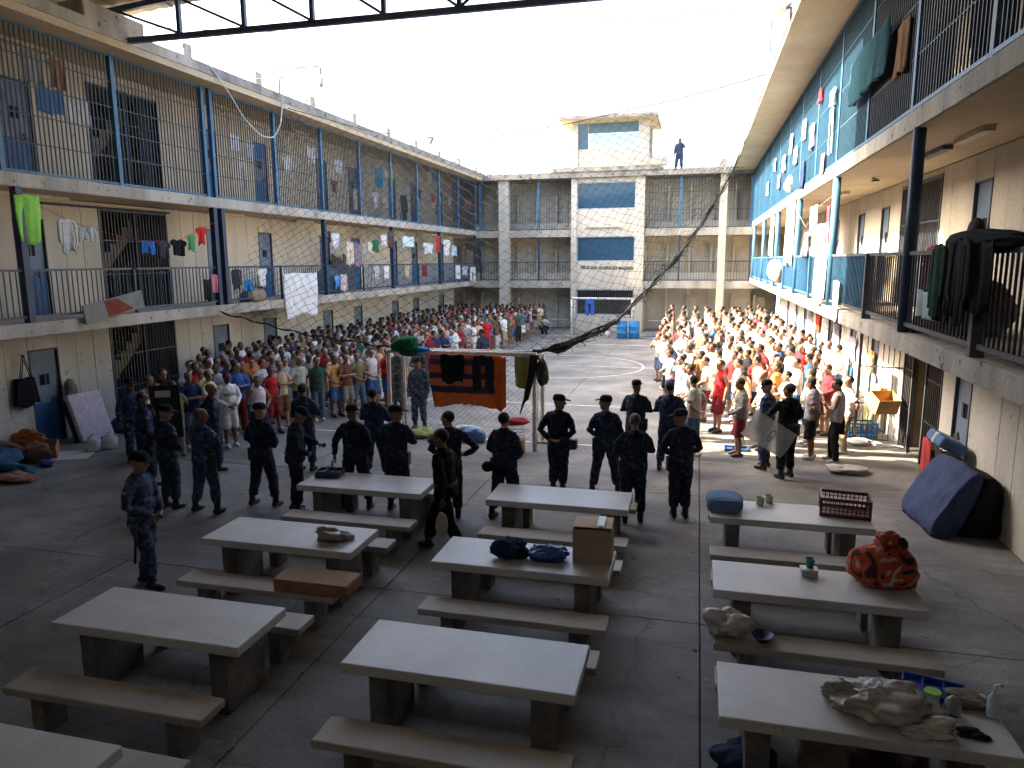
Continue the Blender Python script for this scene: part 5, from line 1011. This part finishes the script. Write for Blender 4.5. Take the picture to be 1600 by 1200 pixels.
# left floor
tb = thing('tote_bag', 'black tote bag hanging from a hook on the left wall', 'bag', (-14.45, 12.85, 1.0)); child('bag_body', sheet_mesh([(0, .15, .85), (1, 0, 1)], 10, [], .03, 5, .62, .62, .10).mesh('bag_body', True), CLOTH, tb, (.015, .016, .022)).matrix_local = Matrix.Translation((0, 0, .62)) @ Matrix.Rotation(R(90), 4, 'Z')
for s in (-1, 1): child('strap', MB().tube([(.0 - .03 * s, -.14, .6), (-.02 * s, -.02, 1.15), (-.03 * s, .14, .6)], .012, 6).mesh('strap'), CLOTH, tb, (.02, .02, .025))
mt = thing('mattress', 'thin pale floral mattress leaning on the left wall', 'mattress', (-13.75, 13.95, .02)); mt.rotation_euler = (0, R(-20), R(-8))
child('mattress_body', MB().box(-.08, .06, -.42, .42, 0, 1.15).mesh('mattress_body'), mat('floral_cloth', (.62, .58, .60), (.52, .36, .42), 9, .9, .3, 30, space='obj'), mt, None, .03); child('dark_cover', MB().box(-.22, -.085, -.44, .36, 0, 1.05).mesh('dark_cover'), CLOTH, mt, (.05, .04, .045), .03)
for k, (x, y, l) in enumerate(((-13.0, 13.05, 'white plastic jug below the mattress, left one'), (-12.78, 13.3, 'white plastic jug below the mattress, right one'))):
    j = thing('plastic_jug', l, 'jug', (x, y, 0)); child('jug_body', MB().lathe([(.13, .002), (.15, .03), (.15, .24), (.08, .33), (.035, .36)], n=14).mesh('jug_body', True), PLAST, j, (.66, .70, .72)); child('jug_cap', MB().lathe([(.037, .361), (.037, .39)], n=10).mesh('jug_cap'), PLAST, j, (.4, .4, .5)); child('handle', MB().tube([(.04, 0, .34), (.12, 0, .36), (.13, 0, .27)], .014, 6).mesh('handle'), PLAST, j, (.5, .54, .56))
heap('cloth_bag', (-13.75, 14.85, 0), (.38, .3, .26), 21, (.05, .09, .17), 'blue-grey bag on the floor right of the mattress', 'bag'); heap('cloth_bag', (-13.55, 15.35, 0), (.2, .18, .2), 22, (.34, .28, .16), 'tan bag beside the left stair gate', 'bag')
heap('cloth_bag', (-14.42, 13.98, .98), (.10, .16, .26), 41, (.20, .17, .14), 'brown bag hanging beside the left cell door', 'bag', flat=False)
for k, (x, y, z, sz, rz, tx, l) in enumerate(((-13.35, 12.45, .008, (1.3, .8), .5, 0, 'flattened pale cardboard sheet on the floor by the left wall'), (-14.25, 11.9, .42, (1.5, .85), 1.57, 1.25, 'pale cardboard sheet leaning on the left wall'))):
    o = MB().box(-sz[0] / 2, sz[0] / 2, -sz[1] / 2, sz[1] / 2, -.006, .006).build('cardboard_sheet', CARD, None, (.52, .46, .38)); o.location = (x, y, z); o.rotation_euler = (tx, 0, rz); tag(o, l, 'cardboard')
heap('cloth_heap', (-13.75, 12.0, .0), (.52, .42, .30), 23, (.22, .14, .10), 'brown blanket heap on cardboard by the left wall', 'blanket', None, .55)
carton('tan cardboard box tipped among the left blankets', (-13.38, 12.15, .12), (.5, .34, .28), (.42, .22, .12), .6, False, .35)
heap('cloth_heap', (-13.9, 12.25, .32), (.36, .2, .14), 25, (.42, .15, .05), 'orange cloth on top of the left blanket heap', 'cloth', None, .55); heap('cloth_heap', (-13.2, 11.0, 0), (.42, .34, .25), 26, (.05, .11, .19), 'blue cloth heap at the left picture edge', 'cloth', None, .5); heap('cloth_heap', (-13.0, 10.75, 0), (.6, .25, .09), 27, (.34, .17, .13), 'pinkish blanket under the blue heap at the left edge', 'blanket', None, .55)
heap('plastic_toy', (-12.95, 11.75, .015), (.2, .1, .08), 28, (.05, .08, .28), 'blue and orange packet on the cardboard sheet', 'packet', PLAST, .15)
bd = thing('board_panel', 'grey board with rust-red patch hung outside the left railing', 'board', (-13.02, 14.1, 2.95)); bd.rotation_euler = (R(9), 0, 0)
child('board_sheet', MB().box(-.02, .02, -.9, .9, 0, .42).mesh('board_sheet'), CARD, bd, (.24, .24, .22)); child('red_patch', MB().add([(.026, -.3, .40), (.026, .1, .38), (.026, .55, .05), (.026, -.25, .02), (.022, -.3, .40), (.022, .1, .38), (.022, .55, .05), (.022, -.25, .02)], [(0, 3, 2, 1), (4, 5, 6, 7), (0, 1, 5, 4), (1, 2, 6, 5), (2, 3, 7, 6), (3, 0, 4, 7)]).mesh('red_patch'), CARD, bd, (.22, .06, .04))
heap('cloth_bundle', (-13.35, 20.0, 2.955), (.3, .5, .28), 29, (.30, .24, .17), 'tan bundle on the left walkway behind the railing', 'bundle'); heap('cloth_bundle', (-13.8, 25.6, 2.955), (.45, .7, .6), 30, (.14, .18, .18), 'grey-green tarpaulin mound on the left walkway', 'tarpaulin')
for k, (y, l) in enumerate(((26.9, 'brown board leaning on the left second-floor wall, left one'), (27.9, 'brown board leaning on the left second-floor wall, right one'))):
    o = MB().box(-.02, .02, -.45, .45, 0, 1.5).build('leaning_board', CARD, None, (.16, .12, .09)); o.location = (-14.05, y, 2.96); o.rotation_euler = (R(-25), R(-12), 0); tag(o, l, 'board')
# shields
sh_ = thing('riot_shield', 'black rectangular shield with white name plate beside the left gate', 'shield', (-10.9, 12.95, .0)); sh_.rotation_euler = (R(6), 0, R(28))
child('shield_plate', MB().box(-.30, .30, -.012, .012, .45, 1.62).mesh('shield_plate'), METALP, sh_, (.01, .01, .011), .006); child('name_plate', MB().box(-.18, .12, -.017, -.0125, 1.36, 1.50).mesh('name_plate'), PLAST, sh_, (.55, .55, .57))
cs = thing('riot_shield', 'clear riot shield held tilted before the sunlit crowd', 'shield', (1.38, 14.0, .93)); cs.rotation_euler = (R(-6), R(122), R(10))
sv = []; n = 10
for q in (0, .006):
    for k in range(n + 1): u = -1 + 2 * k / n; sv += [(u * .27, -.06 * (1 - u * u) + q, -.46), (u * .27, -.06 * (1 - u * u) + q, .46)]
m_ = 2 * (n + 1); sf = [(2 * k, 2 * k + 2, 2 * k + 3, 2 * k + 1) for k in range(n)] + [(m_ + 2 * k + 1, m_ + 2 * k + 3, m_ + 2 * k + 2, m_ + 2 * k) for k in range(n)] + [(2 * k + 2, 2 * k, m_ + 2 * k, m_ + 2 * k + 2) for k in range(n)] + [(2 * k + 1, 2 * k + 3, m_ + 2 * k + 3, m_ + 2 * k + 1) for k in range(n)] + [(0, 1, m_ + 1, m_), (2 * n + 1, 2 * n, m_ + 2 * n, m_ + 2 * n + 1)]
child('shield_sheet', MB().add(sv, sf).mesh('shield_sheet', False), CLEAR, cs, (.75, .78, .78))
tm = text_mesh('CEI', .17, .001); tm.transform(Matrix.Translation((0, -.068, -.02)) @ Matrix.Rotation(R(90), 4, 'X')); child('shield_lettering', tm, PLAST, cs, (.03, .03, .035)); child('grip', MB().tube([(-.1, .03, 0), (-.06, .06, 0), (.06, .06, 0), (.1, .03, 0)], .014, 8).mesh('grip'), PLAST, cs, (.02, .02, .02))
cb = heap('paper_bag', (-3.30, 9.0, .48), (.09, .06, .16), 33, (.40, .38, .35), 'pale bag carried by the walking man', 'bag', PLAST, .15, False)
# around the goals
heap('cloth_heap', (-6.3, 15.15, 2.13), (.34, .2, .22), 34, (.02, .12, .05), 'dark green cloth bundled on the near goal crossbar', 'cloth', None, .3, False)
heap('cloth_heap', (-5.95, 15.15, 2.17), (.22, .1, .06), 42, (.03, .25, .5), 'bright blue cloth on the crossbar beside the green bundle', 'cloth', None, .25, False)
bp_ = thing('backpack', 'dark backpack hanging from the right post of the near goal', 'backpack', (-3.17, 15.1, 1.5)); child('pack_body', blob((0, 0, .28), (.13, .14, .30), 35, .1, flat=False).mesh('pack_body', True), CLOTH, bp_, (.035, .033, .03)); child('pocket', blob((.07, -.07, .2), (.09, .08, .17), 36, .08, flat=False).mesh('pocket', True), CLOTH, bp_, (.09, .08, .065)); child('strap', MB().tube([(-.05, 0, .5), (-.1, .03, .66), (-.12, .08, .62)], .016, 6).mesh('strap'), CLOTH, bp_, (.02, .02, .02))
heap('cloth_bag', (-4.95, 15.75, 0), (.34, .22, .2), 37, (.05, .14, .42), 'blue and white bag on the ground inside the near goal', 'bag', PLAST); heap('cloth_bag', (-5.25, 16.15, 0), (.42, .18, .18), 38, (.32, .48, .36), 'pale green rolled bag on the ground inside the near goal', 'bag', PLAST)
heap('cloth_heap', (-6.35, 15.9, 0), (.3, .2, .14), 43, (.30, .38, .14), 'lime cloth on the ground near the left goal post', 'cloth', None, .3)
tray('dark blue tray on the ground left of the blue bag', (-5.75, 15.55, 0.002), (.42, .26, .08), (.012, .02, .06), .1)
stl = thing('wire_basket', 'small wire basket with red cloth on a wooden stump by the goal', 'basket', (-3.72, 15.0, 0)); child('stump', MB().lathe([(.2, .004), (.19, .30)], n=16).mesh('stump'), CARD, stl, (.34, .22, .14))
for k in range(5): child('wire_ring', MB().tube([(.2 * math.cos(a), .2 * math.sin(a), .36 + .07 * k) for a in [2 * math.pi * q / 20 for q in range(21)]], .007, 5).mesh('wire_ring'), METALP, stl, (.5, .5, .5))
child('red_cloth', blob((0, 0, .70), (.24, .22, .08), 39, .2).mesh('red_cloth', True), CLOTH, stl, (.40, .04, .05))
def barrel(x, y, label):
    t = thing('plastic_barrel', label, 'barrel', (x, y, 0), 'blue barrels by the far goal')
    child('drum', MB().lathe([(.26, .003), (.29, .03), (.29, .27), (.305, .29), (.305, .32), (.29, .34), (.29, .60), (.305, .62), (.305, .65), (.29, .67), (.285, .86), (.27, .9)], n=24).mesh('drum', True), PLAST, t, (.02, .20, .48)); child('lid', MB().lathe([(.275, .901), (.275, .93), (.2, .94)], n=24).mesh('lid'), PLAST, t, (.02, .16, .40))
barrel(-3.86, 39.2, 'blue plastic barrel by the far goal, left one'); barrel(-3.22, 39.25, 'blue plastic barrel by the far goal, right one')
bk = thing('bucket', 'white bucket on the ground left of the blue barrels', 'bucket', (-4.65, 39.4, 0)); child('bucket_body', MB().lathe([(.13, .003), (.16, .34), (.15, .34), (.12, .02)], n=16).mesh('bucket_body', True), PLAST, bk, (.6, .6, .56)); child('handle', MB().tube([(-.16, 0, .33), (-.1, 0, .22), (.1, 0, .22), (.16, 0, .33)], .006, 5).mesh('handle'), METALP, bk, (.3, .3, .3))
heap('tarpaulin', (-1.95, 40.3, 0), (.75, .3, .08), 40, (.02, .10, .25), 'flat blue tarpaulin on the ground right of the barrels', 'tarpaulin', PLAST, .2)
# right side things
for k, (y0, y1, zt, zb, x, c, l) in enumerate(((7.75, 8.35, 4.30, 3.60, 2.66, (.014, .015, .014), 'black jacket nearest the camera over the near right railing'), (8.15, 8.75, 4.34, 3.50, 2.60, (.022, .022, .02), 'black jacket in the middle of the near right railing'), (8.5, 9.1, 4.33, 3.55, 2.64, (.014, .022, .018), 'dark green-black jacket over the near right railing'), (8.9, 9.45, 4.30, 3.48, 2.61, (.02, .05, .028), 'dark green jacket over the near right railing'), (9.25, 9.65, 4.24, 3.62, 2.66, (.03, .11, .05), 'green jacket furthest along the near right railing'))):
    hang('jacket' if k % 2 else 'sheet', ('x', x, -1), y0, y1, zt, zb, c, l)
heap('clothes_heap', (2.86, 8.7, 4.23), (.22, .95, .13), 44, (.016, .02, .017), 'dark clothes piled along the top of the near right railing', 'clothes', None, .22, False)
heap('cloth_bundle', (2.75, 28.2, 3.45), (.28, .8, .42), 45, (.66, .42, .28), 'cream and orange bundle over the far right railing', 'bundle', None, .25, False); heap('cloth_bundle', (2.76, 25.6, 6.35), (.16, .3, .24), 46, (.70, .66, .6), 'white bag tied to the far right top cage', 'bag', None, .2, False)
heap('cloth_bundle', (4.36, 13.6, 4.42), (.12, .2, .22), 47, (.022, .022, .025), 'black bag hanging on the right second-floor cell door', 'bag', None, .12, False)
heap('cloth_bundle', (3.5, 11.2, 3.125), (.6, .7, .5), 48, (.14, .13, .12), 'grey blanket mound on the right walkway behind the railing', 'blanket', None, .2)
fm = thing('mattress', 'folded navy mattress propped on the floor by the right wall', 'mattress', (4.1, 12.3, 0)); fm.rotation_euler.z = R(6)
def draped(sec, y0, y1, amp, seed, ny=26, nsec=44):
    P = cr_curve([(x, 0, z) for x, z in sec + [sec[0]]], nsec + 1)[:-1]; rs = []
    for k in range(ny + 1):
        y = y0 + (y1 - y0) * k / ny; sh_k = 1 - .05 * (abs(2 * k / ny - 1) ** 6); cx, cz = P[:, 0].mean(), P[:, 2].mean(); ring = []
        for p in P:
            d = amp * (mn.ridged_multi_fractal((p[0] * 2.2 + seed, y * 3.2, p[2] * 1.3), 1.0, 2.0, 3, 1.0, 2.0) - 1)
            x, z = cx + (p[0] - cx) * sh_k, cz + (p[2] - cz) * sh_k; n_ = Vector((x - cx, 0, z - cz)).normalized(); ring.append((x + n_.x * d, y, max(.006, z + n_.z * d)))
        rs.append(ring)
    return MB().rings(rs)
child('mattress_cover', draped([(-.62, .01), (-.66, .16), (-.40, .62), (-.14, 1.0), (-.02, 1.06), (.05, 1.0), (-.1, .5), (-.28, .02)], -.62, .62, .035, 3).mesh('mattress_cover', True), CLOTH, fm, (.055, .072, .14))
child('dark_side', draped([(-.2, .012), (-.05, .5), (.08, .98), (.30, .9), (.34, .5), (.36, .012)], -.59, .59, .03, 8).mesh('dark_side', True), CLOTH, fm, (.025, .022, .022))
wm = thing('mattress', 'blue and white folded mattress against the right wall above a red towel', 'mattress', (4.2, 13.45, .95)); wm.rotation_euler = (0, R(25), 0)
child('blue_pad', MB().box(-.28, .16, -.38, .38, 0, .20).mesh('blue_pad'), CLOTH, wm, (.09, .15, .28), .05); child('white_band', MB().box(-.29, .165, -.10, .06, -.01, .212).mesh('white_band'), CLOTH, wm, (.45, .46, .47), .05)
hang('towel', ('x', 3.98, -1), 13.5, 13.95, 1.05, .18, (.40, .055, .05), 'red towel hanging below the blue folded mattress at right'); hang('towel', ('x', 4.05, -1), 13.15, 13.46, 1.0, .2, (.05, .04, .035), 'dark brown towel beside the red one at right')
stl2 = thing('stool', 'wooden stool carrying the folded mattress by the right wall', 'stool', (4.22, 13.45, 0)); child('seat', MB().box(-.18, .18, -.3, .3, .80, .84).mesh('seat'), CARD, stl2, (.2, .14, .09))
for sx in (-1, 1):
    for sy in (-1, 1): child('leg', MB().box(sx * .14 - .02, sx * .14 + .02, sy * .25 - .02, sy * .25 + .02, 0, .799).mesh('leg'), CARD, stl2, (.2, .14, .09))
crate('blue plastic crate on the ground by the open right gate', (3.85, 18.3, 0), (.62, .42, .36), (.02, .14, .36), .1, .06)
carton('tan cardboard box hung on the open gate at right', (4.05, 17.35, .85), (.5, .42, .36), (.52, .30, .12), .3, False, .4)
lm = thing('mattress', 'olive mattress leaning on the right wall behind the blue crate', 'mattress', (4.1, 19.0, 0)); lm.rotation_euler = (0, R(14), R(4)); child('mattress_body', MB().box(-.1, .1, -.35, .35, .03, 1.15).mesh('mattress_body'), CLOTH, lm, (.36, .31, .14), .03)
heap('cloth_heap', (3.85, 21.0, 0), (.4, .8, .3), 50, (.45, .06, .05), 'red and white clothes heap by the sunlit right wall', 'clothes', None, .5); heap('cloth_heap', (2.95, 15.05, 0), (.34, .24, .075), 51, (.38, .37, .34), 'crumpled white cloth on the ground behind the shield bearer', 'cloth', None, .4)
heap('cloth_heap', (3.75, 17.6, 0), (.28, .2, .06), 52, (.7, .7, .7), 'small white cloth on the ground before the blue crate', 'cloth', None, .6)
tray('flat blue tray on the ground among the sunlit feet', (.95, 16.35, 0.002), (.5, .34, .05), (.03, .12, .3), 0)
st = thing('satchel', 'dark satchel bag carried by a man in front of the sunlit crowd', 'bag', (2.95, 15.75, .62)); child('bag_body', MB().box(-.05, .05, -.16, .16, 0, .3).mesh('bag_body'), CLOTH, st, (.03, .025, .025), .02); child('strap', MB().tube([(0, -.15, .3), (-.05, 0, .85), (0, .15, .3)], .012, 6).mesh('strap'), CLOTH, st, (.03, .025, .025))
# roof hardware
cc = thing('security_camera', 'dome security camera on a bent pole on the left roof', 'camera', (-12.75, 21.2, 9.25))
MB().tube([(-12.75, 21.2, 9.24), (-12.75, 21.2, 9.92), (-12.7, 21.2, 9.98), (-11.4, 21.2, 10.0), (-11.33, 21.2, 9.95), (-11.33, 21.2, 9.70)], .03, 8).build('bent_pole', WIRE, cc, smooth=True); MB().lathe([(.03, .12), (.08, .02), (.085, -.12), (.06, -.2), (.02, -.24)][::-1], (-11.33, 21.2, 9.62), 14).build('dome_housing', PLAST, cc, (.62, .63, .64), True); MB().ell((-12.67, 21.2, 9.75), (.05, .05, .05), 8, 6).build('junction_box', METALP, cc, (.2, .2, .22), True)
an = thing('antenna_pole', 'thin stayed antenna pole on the left roof beyond the camera', 'pole', (-12.75, 25.4, 9.25)); MB().tube([(-12.75, 25.4, 9.24), (-12.75, 25.4, 10.25)], .016, 6).build('pole', WIRE, an); MB().tube([(-12.75, 25.4, 10.2), (-12.75, 22.9, 9.26)], .006, 4).build('stay_wire', WIRE, an)
tag(MB().tube([(2.3, 30.2, YR + .3), (2.28, 30.2, 12.9)], .035, 8).build('steel_pole', METALP, None, (.15, .15, .16)), 'tall thin pole on the right roof', 'pole')
fl = thing('floodlight', 'small floodlight on the left roof near the far corner', 'floodlight', (-12.75, 34.2, 9.24)); MB().tube([(-12.75, 34.2, 9.24), (-12.75, 34.2, 9.7)], .02, 6).build('bracket', WIRE, fl); MB().obox((-12.65, 34.1, 9.85), (.22, .3, .32), Matrix.Rotation(.5, 3, 'Y')).build('lamp_head', METALP, fl, (.35, .35, .36))
fl2 = thing('floodlight', 'grey floodlight under the near edge of the right roof', 'floodlight', (1.62, 17.2, 9.3)); MB().obox((1.5, 17.2, 9.35), (.3, .5, .16), Matrix.Rotation(-.5, 3, 'Y')).build('lamp_head', METALP, fl2, (.5, .5, .48)); MB().box(1.52, 1.72, 17.17, 17.23, 9.30, 9.33).build('bracket', METALP, fl2, (.3, .3, .3))
tag(MB().tube(cr_curve([(-12.58, 17.6, 9.2), (-12.5, 18.2, 8.7), (-12.55, 18.9, 8.15), (-12.6, 19.8, 7.8), (-12.62, 20.5, 7.85), (-12.6, 20.9, 8.3), (-12.6, 21.1, 9.1)], 40), .02, 6).build('loose_cable', METALP, None, (.55, .55, .55)), 'loose grey cable looping down from the left roof edge', 'cable')
dsh = thing('bush', 'sparse weed growing on the far roof left of the tower', 'plant', (-8.6, 43.6, 9.16)); m = MB(); q = random.Random(9)
MB().tube([(-8.6, 43.6, 9.16), (-8.58, 43.6, 9.6), (-8.65, 43.62, 10.1)], .012, 5).build('stem', mat('stem', (.1, .09, .05)), dsh)
for k in range(160):
    p = Vector((-8.62 + q.gauss(0, .16), 43.6 + q.gauss(0, .14), 9.75 + q.gauss(0, .26))); d = Vector((q.uniform(-1, 1), q.uniform(-1, 1), q.uniform(-.6, .6))).normalized() * .06; e = d.cross(Vector((0, 0, 1))).normalized() * .02
    m.add([p - d, p + e, p + d, p - e], [(0, 1, 2, 3)])
m.build('leaves', mat('weed_leaf', (.06, .09, .03), (.1, .12, .05), 5, .8), dsh)['kind'] = 'stuff'
# litter and small stones: nobody could count it
lt = MB(); q = random.Random(21)
for k in range(260):
    x, y = q.uniform(-13, 3.8), q.uniform(4.2, 20); s = q.uniform(.006, .022); lt.obox((x, y, .004 + s * .25), (s * q.uniform(1, 2.5), s, s * .5), Matrix.Rotation(q.uniform(0, 3), 3, 'Z'))
o = lt.build('litter', mat('litter', (.45, .43, .40), (.10, .09, .08), 3, .9)); tag(o, 'small scraps of litter scattered over the concrete floor', 'litter', None, 'stuff')
